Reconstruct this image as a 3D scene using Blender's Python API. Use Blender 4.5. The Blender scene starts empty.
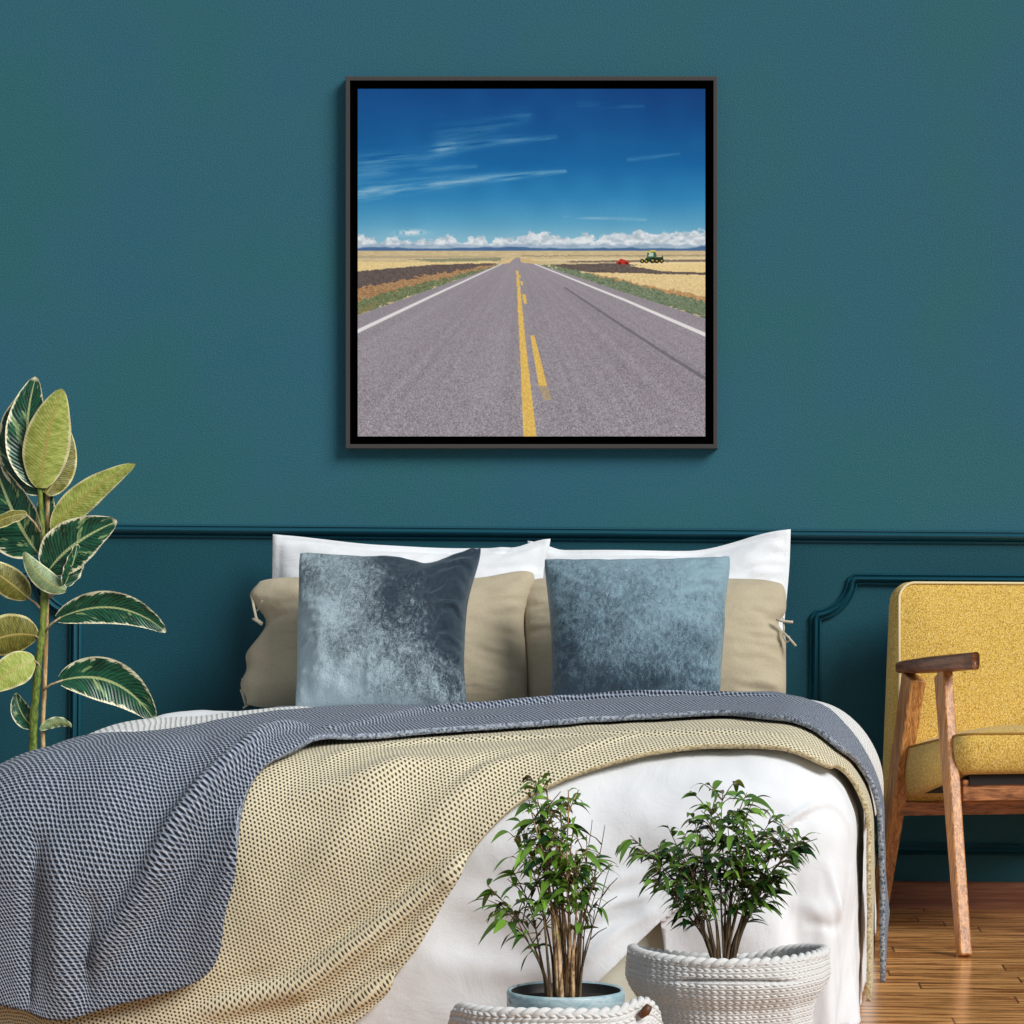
import bpy, bmesh, math, random
import numpy as np
from mathutils import Vector, Matrix

random.seed(7)
rng = np.random.default_rng(7)
C = bpy.context.scene.collection
PI = math.pi

# ------------------------------------------------------------------ camera calibration
F = 2960.0; AX, AY = 740.0, 555.0; HC = 0.95; DW = 8.0; TH = 0.008
cT, sT = math.cos(TH), math.sin(TH)
def sc(y): return F / (DW + y)
def at(u, v, y):
    """world point seen at pixel (u, v) on the plane of depth y"""
    s = sc(y); du = (u - AX) / s; dv = (AY - v) / s
    return Vector((du * cT - dv * sT, y, HC + du * sT + dv * cT))
def proj(P):
    X = P[..., 0]; Z = P[..., 2] - HC; s = F / (DW + P[..., 1])
    return AX + (X * cT + Z * sT) * s, AY - (-X * sT + Z * cT) * s

cam = bpy.data.cameras.new('camera')
cam.sensor_width = 36; cam.sensor_fit = 'HORIZONTAL'; cam.lens = F / 1024 * 36
cam.shift_x = (512 - AX) / 1024; cam.shift_y = (AY - 512) / 1024
cam.clip_end = 100
co = bpy.data.objects.new('camera', cam); C.objects.link(co)
co.matrix_world = Matrix(((cT, -sT, 0, 0), (0, 0, -1, -DW), (sT, cT, 0, HC), (0, 0, 0, 1)))
bpy.context.scene.camera = co
vs = bpy.context.scene.view_settings
vs.view_transform = 'Standard'; vs.look = 'None'; vs.gamma = 1; vs.exposure = 0
try: vs.use_curve_mapping = False
except Exception: pass

# ------------------------------------------------------------------ colour / node helpers
def lin1(c):
    c = c / 255.0
    return c / 12.92 if c <= 0.04045 else ((c + 0.055) / 1.055) ** 2.4
def col(r, g, b): return (lin1(r), lin1(g), lin1(b), 1)

class G:
    def __init__(self, name):
        self.m = bpy.data.materials.new(name); self.m.use_nodes = True
        self.nt = self.m.node_tree; self.nt.nodes.clear()
        self.out = self.nt.nodes.new('ShaderNodeOutputMaterial')
        self.b = self.nt.nodes.new('ShaderNodeBsdfPrincipled')
        self.nt.links.new(self.b.outputs[0], self.out.inputs[0])
    def n(self, t, **k):
        d = self.nt.nodes.new(t)
        for a, v in k.items(): setattr(d, a, v)
        return d
    def put(self, sock, v):
        if hasattr(v, 'is_output'): self.nt.links.new(v, sock)
        else: sock.default_value = v
    def math(self, op, a, b=None, c=None):
        d = self.n('ShaderNodeMath', operation=op)
        self.put(d.inputs[0], a)
        if b is not None: self.put(d.inputs[1], b)
        if c is not None: self.put(d.inputs[2], c)
        return d.outputs[0]
    def mix(self, f, a, b):
        d = self.n('ShaderNodeMix', data_type='RGBA')
        self.put(d.inputs[0], f); self.put(d.inputs[6], a); self.put(d.inputs[7], b)
        return d.outputs[2]
    def ss(self, x, lo, hi):
        d = self.n('ShaderNodeMapRange', interpolation_type='SMOOTHSTEP')
        self.put(d.inputs[0], x); self.put(d.inputs[1], lo); self.put(d.inputs[2], hi)
        return d.outputs[0]
    def coord(self, kind='Object', scale=None, rot=None):
        c = self.n('ShaderNodeTexCoord').outputs[kind]
        if scale or rot:
            m = self.n('ShaderNodeMapping'); self.nt.links.new(c, m.inputs[0])
            if scale: m.inputs['Scale'].default_value = scale
            if rot: m.inputs['Rotation'].default_value = rot
            c = m.outputs[0]
        return c
    def xyz(self, v):
        d = self.n('ShaderNodeSeparateXYZ'); self.nt.links.new(v, d.inputs[0]); return d.outputs
    def noise(self, v, scale, detail=2, rough=0.5, dist=0.0):
        d = self.n('ShaderNodeTexNoise'); self.nt.links.new(v, d.inputs['Vector'])
        d.inputs['Scale'].default_value = scale; d.inputs['Detail'].default_value = detail
        d.inputs['Roughness'].default_value = rough; d.inputs['Distortion'].default_value = dist
        return d.outputs[0]
    def bump(self, h, dist=0.002, strength=1.0):
        d = self.n('ShaderNodeBump'); self.put(d.inputs['Height'], h)
        d.inputs['Distance'].default_value = dist; d.inputs['Strength'].default_value = strength
        self.nt.links.new(d.outputs[0], self.b.inputs['Normal'])
    def set(self, **k):
        for a, v in k.items(): self.put(self.b.inputs[a.replace('_', ' ')], v)
        return self

# ------------------------------------------------------------------ materials
def mat_wall(name, c1, c2, rough):
    g = G(name); o = g.coord()
    big = g.ss(g.noise(o, 2.2, 3), 0.35, 0.65); fine = g.noise(o, 230, 2, 0.6)
    c = g.mix(big, c1, c2)
    c = g.mix(g.math('MULTIPLY', g.ss(fine, 0.35, 0.7), 0.28), c, tuple(min(1, x * 1.75) for x in c2[:3]) + (1,))
    g.set(Base_Color=c, Roughness=rough, Specular_IOR_Level=0.3); g.bump(fine, 0.0024, 0.5)
    return g.m
M = {}
M['wall_up'] = mat_wall('teal_plaster', col(44, 98, 118), col(44, 101, 110), 0.75)
M['wall_low'] = mat_wall('dark_teal_paint', col(20, 74, 90), col(22, 79, 90), 0.55)
g = G('teal_trim'); o = g.coord(); g.set(Base_Color=col(23, 77, 92), Roughness=0.36); g.bump(g.noise(o, 160, 2), 0.001, 0.4); M['trim'] = g.m

g = G('parquet'); o = g.coord(); x, y, z = g.xyz(o)
W = 0.10
ry = g.math('DIVIDE', y, W); row = g.math('FLOOR', ry); fy = g.math('FRACT', ry)
wn = g.n('ShaderNodeTexWhiteNoise', noise_dimensions='1D'); g.put(wn.inputs['W'], row)
bx = g.math('ADD', g.math('DIVIDE', x, 0.62), g.math('MULTIPLY', wn.outputs[0], 7.3))
cell = g.math('FLOOR', bx); fx = g.math('FRACT', bx)
cm = g.n('ShaderNodeCombineXYZ'); g.put(cm.inputs[0], cell); g.put(cm.inputs[1], row)
wn2 = g.n('ShaderNodeTexWhiteNoise', noise_dimensions='2D'); g.put(wn2.inputs[0], cm.outputs[0])
off = g.n('ShaderNodeVectorMath', operation='MULTIPLY_ADD'); g.put(off.inputs[0], o); off.inputs[1].default_value = (2.2, 26, 1)
cm2 = g.n('ShaderNodeCombineXYZ'); g.put(cm2.inputs[2], g.math('MULTIPLY', wn2.outputs[0], 40)); g.put(off.inputs[2], cm2.outputs[0])
gr = g.noise(off.outputs[0], 2.0, 6, 0.65, 0.8)
c = g.mix(g.ss(gr, 0.36, 0.60), col(122, 72, 32), col(226, 168, 104))
c = g.mix(g.math('MULTIPLY', g.ss(wn2.outputs[0], 0.4, 1.0), 0.6), c, col(150, 94, 46))
gap = g.math('MAXIMUM', g.math('LESS_THAN', fy, 0.06), g.math('LESS_THAN', fx, 0.008))
c = g.mix(g.math('MULTIPLY', gap, 0.75), c, col(50, 28, 14))
g.set(Base_Color=c, Roughness=0.2); g.bump(g.math('SUBTRACT', gr, g.math('MULTIPLY', gap, 2)), 0.0006, 0.5); M['floor'] = g.m

def mat_wood(name, dark, light, scale, rough=0.38, fine=1.0):
    g = G(name); o = g.coord('Object', scale)
    a = g.noise(o, 1.0, 5, 0.6, 1.2); b = g.noise(o, 4.0 * fine, 2, 0.6)
    f = g.ss(g.math('ADD', g.math('MULTIPLY', a, 0.65), g.math('MULTIPLY', b, 0.35)), 0.36, 0.64)
    g.set(Base_Color=g.mix(f, dark, light), Roughness=rough); g.bump(b, 0.0008, 0.4)
    return g.m
M['leg_wood'] = mat_wood('oak_leg', col(138, 82, 38), col(218, 156, 92), (90, 90, 5))
M['arm_wood'] = mat_wood('walnut_arm', col(84, 44, 22), col(150, 92, 54), (10, 6, 60))
M['rail_wood'] = mat_wood('oak_rail', col(110, 64, 36), col(190, 128, 80), (4, 30, 60))
M['base_wood'] = mat_wood('baseboard_wood', col(112, 66, 46), col(150, 98, 70), (2.5, 30, 60), 0.5)

g = G('charcoal_frame'); o = g.coord(); g.set(Base_Color=col(66, 64, 63), Roughness=0.6); g.bump(g.noise(o, 300, 2), 0.0003, 0.3); M['frame'] = g.m
g = G('black_backing'); o = g.coord(); g.set(Base_Color=g.mix(g.noise(o, 200), (0.0004, 0.0004, 0.0005, 1), (0.0008, 0.0008, 0.0009, 1)), Roughness=0.95, Specular_IOR_Level=0.05); M['black'] = g.m
g = G('canvas_print'); a = g.n('ShaderNodeVertexColor', layer_name='ink'); o = g.coord()
g.set(Base_Color=a.outputs[0], Roughness=0.7, Specular_IOR_Level=0.2); g.bump(g.noise(o, 900, 1), 0.0002, 0.3); M['print'] = g.m

def mat_cloth(name, c1, c2, scale=700, rough=0.9, bump=0.0006, sheen=0.15, wr=0.004):
    g = G(name); o = g.coord()
    f = g.noise(o, scale, 2, 0.6); w = g.noise(o, 9, 4, 0.6, 0.6)
    g.set(Base_Color=g.mix(f, c1, c2), Roughness=rough, Sheen_Weight=sheen, Specular_IOR_Level=0.2)
    g.bump(g.math('ADD', g.math('MULTIPLY', f, bump / wr), w), wr, 0.8)
    return g.m
M['duvet'] = mat_cloth('white_cotton', col(226, 229, 233), col(240, 242, 245), 500)
M['white_case'] = mat_cloth('white_pillowcase', col(228, 231, 235), col(240, 242, 245), 500, wr=0.006)
M['bed_cloth'] = mat_cloth('bed_base_cloth', col(218, 220, 204), col(230, 231, 216), 500)
M['khaki'] = mat_cloth('khaki_linen', col(160, 147, 122), col(206, 194, 168), 420, wr=0.006)
M['khaki_edge'] = mat_cloth('khaki_edge', col(186, 174, 150), col(212, 202, 180), 420)

g = G('mustard_tweed'); o = g.coord()
f = g.noise(o, 260, 3, 0.75); f2 = g.noise(g.coord('Object', (420, 420, 160)), 1.0, 2, 0.6)
c = g.mix(g.ss(f, 0.36, 0.62), col(176, 134, 42), col(232, 194, 96))
c = g.mix(g.math('MULTIPLY', g.ss(f2, 0.52, 0.68), 0.75), c, col(246, 222, 158))
c = g.mix(g.math('MULTIPLY', g.ss(g.noise(o, 300, 2, 0.6), 0.57, 0.68), 0.75), c, col(120, 86, 40))
g.set(Base_Color=c, Roughness=0.9, Sheen_Weight=0.2, Specular_IOR_Level=0.2); g.bump(f, 0.002, 0.8); M['mustard'] = g.m
g = G('cream_piping'); o = g.coord(); g.set(Base_Color=g.mix(g.noise(o, 500), col(214, 190, 130), col(244, 232, 196)), Roughness=0.85); M['piping'] = g.m
g = G('mustard_piping'); o = g.coord(); g.set(Base_Color=g.mix(g.noise(o, 500), col(120, 84, 20), col(170, 124, 40)), Roughness=0.85); M['dark_piping'] = g.m
g = G('black_webbing'); o = g.coord(); g.set(Base_Color=g.mix(g.noise(o, 300), col(26, 24, 24), col(40, 36, 34)), Roughness=0.9); M['webbing'] = g.m

def mat_velvet(name, dark, light, seed, lo, hi, sheen_x, sheen_z):
    """crushed pile: patches of nap and sheen painted into the colour, brighter to one side"""
    g = G(name); o = g.coord('Object'); mp = g.n('ShaderNodeMapping'); g.nt.links.new(o, mp.inputs[0])
    mp.inputs['Location'].default_value = (seed, seed * 1.7, seed * 0.4)
    v = mp.outputs[0]; x, y, z = g.xyz(o); m2 = g.n('ShaderNodeMapping'); g.nt.links.new(v, m2.inputs[0]); m2.inputs['Scale'].default_value = (120, 90, 62); m2.inputs['Rotation'].default_value = (0, .7, 0); vs_ = m2.outputs[0]
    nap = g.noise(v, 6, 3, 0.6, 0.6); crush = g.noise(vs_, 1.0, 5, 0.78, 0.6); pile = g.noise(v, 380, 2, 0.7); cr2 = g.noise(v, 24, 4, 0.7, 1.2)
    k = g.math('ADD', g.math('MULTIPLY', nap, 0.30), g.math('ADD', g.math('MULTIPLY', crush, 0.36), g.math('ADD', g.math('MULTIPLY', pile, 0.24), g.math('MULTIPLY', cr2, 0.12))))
    k = g.math('ADD', k, g.math('ADD', g.math('MULTIPLY', x, sheen_x), g.math('MULTIPLY', g.math('SUBTRACT', z, 0.2), sheen_z)))  # painted sheen
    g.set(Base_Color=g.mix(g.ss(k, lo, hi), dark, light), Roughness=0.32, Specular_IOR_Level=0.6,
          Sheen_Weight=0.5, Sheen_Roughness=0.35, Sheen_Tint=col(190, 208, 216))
    g.bump(g.math('ADD', g.math('ADD', crush, cr2), g.math('MULTIPLY', pile, 0.5)), 0.006, 0.8)
    return g.m
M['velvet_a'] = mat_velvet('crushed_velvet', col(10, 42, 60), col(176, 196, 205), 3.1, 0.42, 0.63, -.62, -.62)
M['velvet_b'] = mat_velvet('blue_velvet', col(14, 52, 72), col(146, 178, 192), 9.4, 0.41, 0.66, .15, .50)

def mat_knit(name, yarn, yarn2, hole, cx, cy, rx, ry, skew, holef=0.9, depth=0.004, rot=0.0, soft=0.5):
    """staggered stitch pattern in cloth coordinates (metres)"""
    g = G(name); uv = g.coord('UV')
    mp = g.n('ShaderNodeMapping'); g.nt.links.new(uv, mp.inputs[0]); mp.inputs['Rotation'].default_value = (0, 0, rot)
    wob = g.n('ShaderNodeTexNoise'); g.nt.links.new(mp.outputs[0], wob.inputs['Vector']); wob.inputs['Scale'].default_value = 14
    ad = g.n('ShaderNodeVectorMath', operation='MULTIPLY_ADD'); g.put(ad.inputs[0], wob.outputs[1]); ad.inputs[1].default_value = (0.008, 0.008, 0); g.put(ad.inputs[2], mp.outputs[0])
    x, y, _ = g.xyz(ad.outputs[0])
    py = g.math('DIVIDE', y, cy); row = g.math('FLOOR', py)
    px = g.math('ADD', g.math('DIVIDE', x, cx), g.math('MULTIPLY', g.math('MODULO', g.math('ABSOLUTE', row), 2.0), 0.5))
    fx = g.math('SUBTRACT', g.math('FRACT', px), 0.5); fy = g.math('SUBTRACT', g.math('FRACT', py), 0.5)
    fx = g.math('ADD', fx, g.math('MULTIPLY', fy, skew))
    d = g.math('SQRT', g.math('ADD', g.math('POWER', g.math('DIVIDE', fx, rx), 2), g.math('POWER', g.math('DIVIDE', fy, ry), 2)))
    h = g.ss(d, 1.0 - soft, 1.0 + soft)
    tone = g.noise(uv, 260, 3, 0.65)
    c = g.mix(g.ss(tone, 0.35, 0.65), yarn, yarn2)
    c = g.mix(g.math('MULTIPLY', g.math('SUBTRACT', 1.0, h), holef), c, hole)  # shade between the yarns painted in as dark hole colour
    g.set(Base_Color=c, Roughness=0.95, Specular_IOR_Level=0.15, Sheen_Weight=0.1); g.bump(h, depth, 0.8)
    return g.m
M['beige_knit'] = mat_knit('beige_mesh_knit', col(216, 203, 166), col(242, 232, 204), col(50, 44, 38), 0.0088, 0.0069, 0.24, 0.29, 0.15, 0.95, 0.003, 0.32)
M['grey_knit'] = mat_knit('slate_knit', col(128, 141, 162), col(192, 200, 214), col(12, 28, 42), 0.0094, 0.0071, 0.33, 0.40, 0.6, 0.97, 0.006, 0.12, 0.5)
M['white_knit'] = mat_knit('white_knit', col(232, 232, 230), col(244, 243, 240), col(176, 174, 170), 0.0130, 0.0110, 0.26, 0.34, 0.5, 0.6, 0.004, 0.2)
def mat_yarn(name, c1, c2):
    g = G(name); o = g.coord(); n1 = g.noise(o, 170, 3, 0.7)
    g.set(Base_Color=g.mix(g.ss(n1, .3, .7), c1, c2), Roughness=0.95, Specular_IOR_Level=0.15); g.bump(n1, 0.004, 0.8); return g.m
M['beige_knit_rim'] = mat_yarn('beige_yarn', col(150, 130, 92), col(236, 222, 182))
M['grey_knit_rim'] = mat_yarn('slate_yarn', col(60, 72, 92), col(186, 194, 208))
M['white_knit_rim'] = mat_yarn('white_yarn', col(200, 198, 194), col(232, 230, 226))
g = G('white_rope_knit'); o = g.coord(); n1 = g.noise(o, 420, 3, 0.7)
g.set(Base_Color=g.mix(n1, col(206, 206, 206), col(234, 234, 232)), Roughness=0.9, Sheen_Weight=0.1, Specular_IOR_Level=0.2); g.bump(n1, 0.0015, 0.6); M['rope'] = g.m
g = G('blue_glaze'); o = g.coord('Object', (1, 1, 3)); n1 = g.noise(o, 22, 5, 0.7, 0.6)
c = g.mix(g.ss(n1, 0.42, 0.6), col(150, 180, 188), col(190, 208, 212)); c = g.mix(g.ss(n1, 0.60, 0.66), c, col(60, 86, 98))
g.set(Base_Color=c, Roughness=0.4); M['glaze'] = g.m
g = G('soil'); o = g.coord(); n1 = g.noise(o, 90, 4, 0.7); g.set(Base_Color=g.mix(n1, col(18, 16, 14), col(46, 38, 32)), Roughness=1); g.bump(n1, 0.008); M['soil'] = g.m
g = G('dark_nursery_pot'); o = g.coord(); g.set(Base_Color=g.mix(g.noise(o, 60), col(36, 34, 34), col(52, 50, 48)), Roughness=0.6); M['darkpot'] = g.m
g = G('terracotta'); o = g.coord(); g.set(Base_Color=g.mix(g.noise(o, 40, 4), col(150, 150, 146), col(176, 174, 168)), Roughness=0.8); M['graypot'] = g.m
M['bark'] = mat_wood('ficus_bark', col(96, 58, 32), col(226, 192, 146), (90, 90, 30), 0.8)
M['twig'] = mat_wood('ficus_twig', col(60, 44, 30), col(132, 108, 78), (80, 80, 20), 0.8)
M['trunk'] = mat_wood('green_trunk', col(58, 84, 24), col(140, 156, 66), (60, 60, 22), 0.5)
M['cane'] = mat_wood('tan_cane', col(176, 132, 80), col(236, 206, 150), (60, 60, 14), 0.6)
M['petiole'] = mat_wood('petiole', col(150, 128, 90), col(204, 182, 146), (60, 60, 60), 0.5)
g = G('brown_toggle'); o = g.coord(); g.set(Base_Color=g.mix(g.noise(o, 80, 3), col(58, 32, 16), col(120, 74, 40)), Roughness=0.5); M['toggle'] = g.m

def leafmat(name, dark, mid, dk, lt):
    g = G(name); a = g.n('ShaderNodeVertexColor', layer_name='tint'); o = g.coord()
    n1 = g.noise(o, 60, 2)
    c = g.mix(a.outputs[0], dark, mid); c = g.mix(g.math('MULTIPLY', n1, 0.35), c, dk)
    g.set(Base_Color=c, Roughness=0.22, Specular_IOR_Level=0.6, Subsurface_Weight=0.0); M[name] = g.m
leafmat('ficus_leaf', col(16, 58, 24), col(134, 180, 66), col(12, 44, 18), 0)

def mat_rubber_top():
    g = G('variegated_leaf_upper'); uv = g.coord('UV'); o = g.coord()
    u, v, _ = g.xyz(uv)                       # u -1..1 across, v 0..1 along
    au = g.math('ABSOLUTE', u)
    st = g.n('ShaderNodeMapping'); g.nt.links.new(uv, st.inputs[0]); st.inputs['Scale'].default_value = (1.6, 9, 1)
    oi = g.n('ShaderNodeObjectInfo'); 
    cz = g.n('ShaderNodeCombineXYZ'); g.put(cz.inputs[2], g.math('MULTIPLY', oi.outputs['Random'], 30)); g.put(st.inputs['Location'], cz.outputs[0])
    sk = g.n('ShaderNodeVectorMath', operation='ADD'); g.put(sk.inputs[0], st.outputs[0])
    cs = g.n('ShaderNodeCombineXYZ'); g.put(cs.inputs[1], g.math('MULTIPLY', au, -2.2)); g.put(sk.inputs[1], cs.outputs[0])
    n1 = g.noise(sk.outputs[0], 1.6, 5, 0.7, 0.2); n2 = g.noise(sk.outputs[0], 0.9, 3, 0.6)
    edge = g.ss(g.math('ADD', au, g.math('MULTIPLY', g.math('SUBTRACT', n1, 0.5), 0.95)), 0.88, 0.96)
    edge = g.math('MAXIMUM', edge, g.ss(au, 0.91, 0.95))
    edge = g.math('MAXIMUM', edge, g.ss(v, 0.955, 0.99))
    patch = g.ss(n2, 0.60, 0.66)
    c = g.mix(g.ss(n1, 0.35, 0.65), col(8, 44, 34), col(26, 92, 62))
    c = g.mix(g.math('MULTIPLY', patch, 0.8), c, col(150, 176, 116))
    wv = g.math('SINE', g.math('MULTIPLY', g.math('SUBTRACT', v, g.math('MULTIPLY', au, 0.18)), 150.0))
    c = g.mix(g.math('MULTIPLY', g.ss(wv, 0.6, 1.0), 0.22), c, col(96, 150, 110))
    c = g.mix(edge, c, col(240, 234, 196))
    c = g.mix(g.ss(au, 0.075, 0.04), c, col(176, 190, 130))
    g.set(Base_Color=c, Roughness=0.3, Specular_IOR_Level=0.45); g.bump(wv, 0.0006, 0.5); return g.m
def mat_rubber_under(name, c1, c2, rim):
    g = G(name); uv = g.coord('UV'); u, v, _ = g.xyz(uv); au = g.math('ABSOLUTE', u)
    mp = g.n('ShaderNodeMapping'); g.nt.links.new(uv, mp.inputs[0]); mp.inputs['Scale'].default_value = (1, 14, 1)
    n1 = g.noise(mp.outputs[0], 2.0, 4, 0.7)
    c = g.mix(g.ss(n1, 0.32, 0.68), c1, c2)
    wv = g.math('SINE', g.math('MULTIPLY', g.math('SUBTRACT', v, g.math('MULTIPLY', au, 0.12)), 190.0))
    c = g.mix(g.math('MULTIPLY', g.ss(wv, 0.2, 1.0), 0.12), c, rim)
    c = g.mix(g.ss(g.math('ADD', au, g.math('MULTIPLY', n1, 0.16)), 0.93, 1.0), c, rim)
    c = g.mix(g.ss(au, 0.07, 0.03), c, col(186, 168, 96))
    g.set(Base_Color=c, Roughness=0.45); g.bump(wv, 0.0003, 0.4); return g.m
M['rub_top'] = mat_rubber_top()
M['rub_lime'] = mat_rubber_under('lime_leaf_underside', col(138, 156, 56), col(194, 202, 108), col(222, 214, 160))
M['rub_sage'] = mat_rubber_under('sage_leaf_underside', col(104, 132, 88), col(150, 170, 120), col(222, 220, 180))
M['rub_olive'] = mat_rubber_under('olive_leaf_underside', col(84, 84, 28), col(142, 138, 58), col(214, 204, 140))

# ------------------------------------------------------------------ object helpers
def wloc(o):
    v = Vector((0, 0, 0))
    while o: v = v + o.location; o = o.parent
    return v
def thing(name, label, cat, loc, group=None):
    o = bpy.data.objects.new(name, None); C.objects.link(o); o.location = loc; o.empty_display_size = 0.05
    return tag(o, label, cat, group)
def tag(o, label, cat, group=None):
    o['label'] = label; o['category'] = cat
    if group: o['group'] = group
    return o
def obj(name, V, Fc, mat, parent=None, smooth=True, uv=None, base=None, mats=None, fmat=None, ang=None):
    V = np.asarray(V, dtype=float).reshape(-1, 3)
    if parent is not None: org = wloc(parent); loc = Vector((0, 0, 0))
    else:
        loc = Vector(base) if base is not None else Vector(((V[:, 0].min() + V[:, 0].max()) / 2, (V[:, 1].min() + V[:, 1].max()) / 2, V[:, 2].min()))
        org = loc
    me = bpy.data.meshes.new(name)
    me.from_pydata((V - np.array(org)).tolist(), [], [tuple(int(i) for i in f) for f in Fc])
    for m in (mats or [mat]): me.materials.append(m)
    if fmat is not None: me.polygons.foreach_set('material_index', np.asarray(fmat, dtype=np.int32))
    if uv is not None:
        l = me.uv_layers.new(name='UVMap'); uv = np.asarray(uv)
        idx = np.zeros(len(me.loops), dtype=np.int32); me.loops.foreach_get('vertex_index', idx)
        l.data.foreach_set('uv', uv[idx].astype(np.float32).ravel())
    if smooth:
        me.polygons.foreach_set('use_smooth', np.ones(len(me.polygons), dtype=bool))
        if ang: 
            try: me.set_sharp_from_angle(angle=math.radians(ang))
            except Exception: pass
    me.update()
    o = bpy.data.objects.new(name, me); C.objects.link(o)
    if parent is not None: o.parent = parent
    else: o.location = loc
    return o
def structure(o): o['kind'] = 'structure'; return o

class MB:
    def __init__(s): s.V = []; s.F = []
    def add(s, V, Fc):
        n = len(s.V); s.V.extend([tuple(v) for v in V]); s.F.extend([tuple(i + n for i in f) for f in Fc]); return s
    def grid(s, P, cu=False, cv=False):
        a, b = P.shape[0], P.shape[1]; n = len(s.V)
        s.V.extend([tuple(p) for p in P.reshape(-1, 3)])
        for i in range(a if cu else a - 1):
            for j in range(b if cv else b - 1):
                i2, j2 = (i + 1) % a, (j + 1) % b
                s.F.append((n + i * b + j, n + i2 * b + j, n + i2 * b + j2, n + i * b + j2))
        return s
    def tube(s, pts, rad, n=8, caps=True, flat=1.0):
        pts = [Vector(p) for p in pts]; N = len(pts)
        if not hasattr(rad, '__len__'): rad = [rad] * N
        t0 = (pts[1] - pts[0]).normalized()
        up = Vector((0, 0, 1)) if abs(t0.z) < 0.9 else Vector((1, 0, 0))
        a = t0.cross(up).normalized(); base = len(s.V)
        for i in range(N):
            t = (pts[min(i + 1, N - 1)] - pts[max(i - 1, 0)]).normalized()
            a = (a - t * a.dot(t)).normalized(); b = t.cross(a)
            for k in range(n):
                q = 2 * PI * k / n
                s.V.append(tuple(pts[i] + (a * math.cos(q) + b * math.sin(q) * flat) * rad[i]))
        for i in range(N - 1):
            for k in range(n):
                k2 = (k + 1) % n
                s.F.append((base + i * n + k, base + i * n + k2, base + (i + 1) * n + k2, base + (i + 1) * n + k))
        if caps:
            s.F.append(tuple(base + k for k in reversed(range(n)))); s.F.append(tuple(base + (N - 1) * n + k for k in range(n)))
        return s
    def beam(s, A, B, wa, ta, wb, tb, side):
        A = Vector(A); B = Vector(B); d = (B - A).normalized(); u = (Vector(side) - d * Vector(side).dot(d)).normalized(); w = d.cross(u)
        V = []
        for P, ww, tt in ((A, wa, ta), (B, wb, tb)):
            for q, r in ((-1, -1), (1, -1), (1, 1), (-1, 1)): V.append(P + u * (ww / 2 * q) + w * (tt / 2 * r))
        return s.add(V, [(3, 2, 1, 0), (4, 5, 6, 7), (0, 1, 5, 4), (1, 2, 6, 5), (2, 3, 7, 6), (3, 0, 4, 7)])
    def box(s, x0, x1, y0, y1, z0, z1):
        V = [(x0, y0, z0), (x1, y0, z0), (x1, y1, z0), (x0, y1, z0), (x0, y0, z1), (x1, y0, z1), (x1, y1, z1), (x0, y1, z1)]
        return s.add(V, [(3, 2, 1, 0), (4, 5, 6, 7), (0, 1, 5, 4), (1, 2, 6, 5), (2, 3, 7, 6), (3, 0, 4, 7)])
    def lathe(s, prof, c, n=48):
        P = np.array([[(c[0] + r * math.cos(2 * PI * k / n), c[1] + r * math.sin(2 * PI * k / n), c[2] + z) for k in range(n)] for r, z in prof])
        return s.grid(P, cv=True)
    def build(s, name, mat, parent=None, **k): return obj(name, s.V, s.F, mat, parent, **k)
def bevel(o, w, seg=2, ang=40):
    b = o.modifiers.new('bevel', 'BEVEL'); b.width = w; b.segments = seg; b.limit_method = 'ANGLE'; b.angle_limit = math.radians(ang)
    return o

# numpy value noise -------------------------------------------------
_T = rng.random((256, 256))
def vnoise(x, y):
    x = np.asarray(x, float); y = np.asarray(y, float)
    xi = np.floor(x).astype(int); yi = np.floor(y).astype(int); fx = x - xi; fy = y - yi
    fx = fx * fx * (3 - 2 * fx); fy = fy * fy * (3 - 2 * fy)
    a = _T[xi % 256, yi % 256]; b = _T[(xi + 1) % 256, yi % 256]; c = _T[xi % 256, (yi + 1) % 256]; d = _T[(xi + 1) % 256, (yi + 1) % 256]
    return (a * (1 - fx) + b * fx) * (1 - fy) + (c * (1 - fx) + d * fx) * fy
def fbm(x, y, o=4, gain=0.5):
    s = 0; a = 1; t = 0
    for k in range(o): s = s + a * vnoise(x * 2 ** k + 17 * k, y * 2 ** k + 31 * k); t += a; a *= gain
    return s / t
def sstep(a, b, x):
    t = np.clip((x - a) / (b - a), 0, 1); return t * t * (3 - 2 * t)
def seg_dist(X, Y, pts):
    """distance to a polyline and the position along it (0..1)"""
    D = np.full(np.shape(X), 1e9); T = np.zeros(np.shape(X)); n = len(pts) - 1
    for i in range(n):
        (x0, y0), (x1, y1) = pts[i], pts[i + 1]; dx, dy = x1 - x0, y1 - y0; L = dx * dx + dy * dy + 1e-12
        t = np.clip(((X - x0) * dx + (Y - y0) * dy) / L, 0, 1)
        d = np.hypot(X - x0 - t * dx, Y - y0 - t * dy); m = d < D
        D = np.where(m, d, D); T = np.where(m, (i + t) / n, T)
    return D, T

# ------------------------------------------------------------------ the setting
RAILZ = at(740, 535, 0).z
mb = MB(); x0, x1 = -4.5, 3.6
V = [(x0, 0, 0), (x1, 0, 0), (x1, 0, RAILZ), (x0, 0, RAILZ), (x0, 0, 2.75), (x1, 0, 2.75),
     (x0, .1, 0), (x1, .1, 0), (x1, .1, 2.75), (x0, .1, 2.75)]
Fs = [(0, 1, 2, 3), (3, 2, 5, 4), (7, 6, 9, 8), (4, 5, 8, 9), (6, 0, 3, 4, 9), (1, 7, 8, 5, 2), (6, 7, 1, 0)]
structure(obj('wall_back', V, Fs, None, smooth=False, mats=[M['wall_low'], M['wall_up']], fmat=[0, 1, 1, 1, 1, 1, 0], base=(0, 0, 0)))
mb = MB().box(x0, x1, -6.5, 0.1, -0.08, 0)
structure(mb.build('floor', M['floor'], smooth=False, base=(0, 0, 0)))

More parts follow.
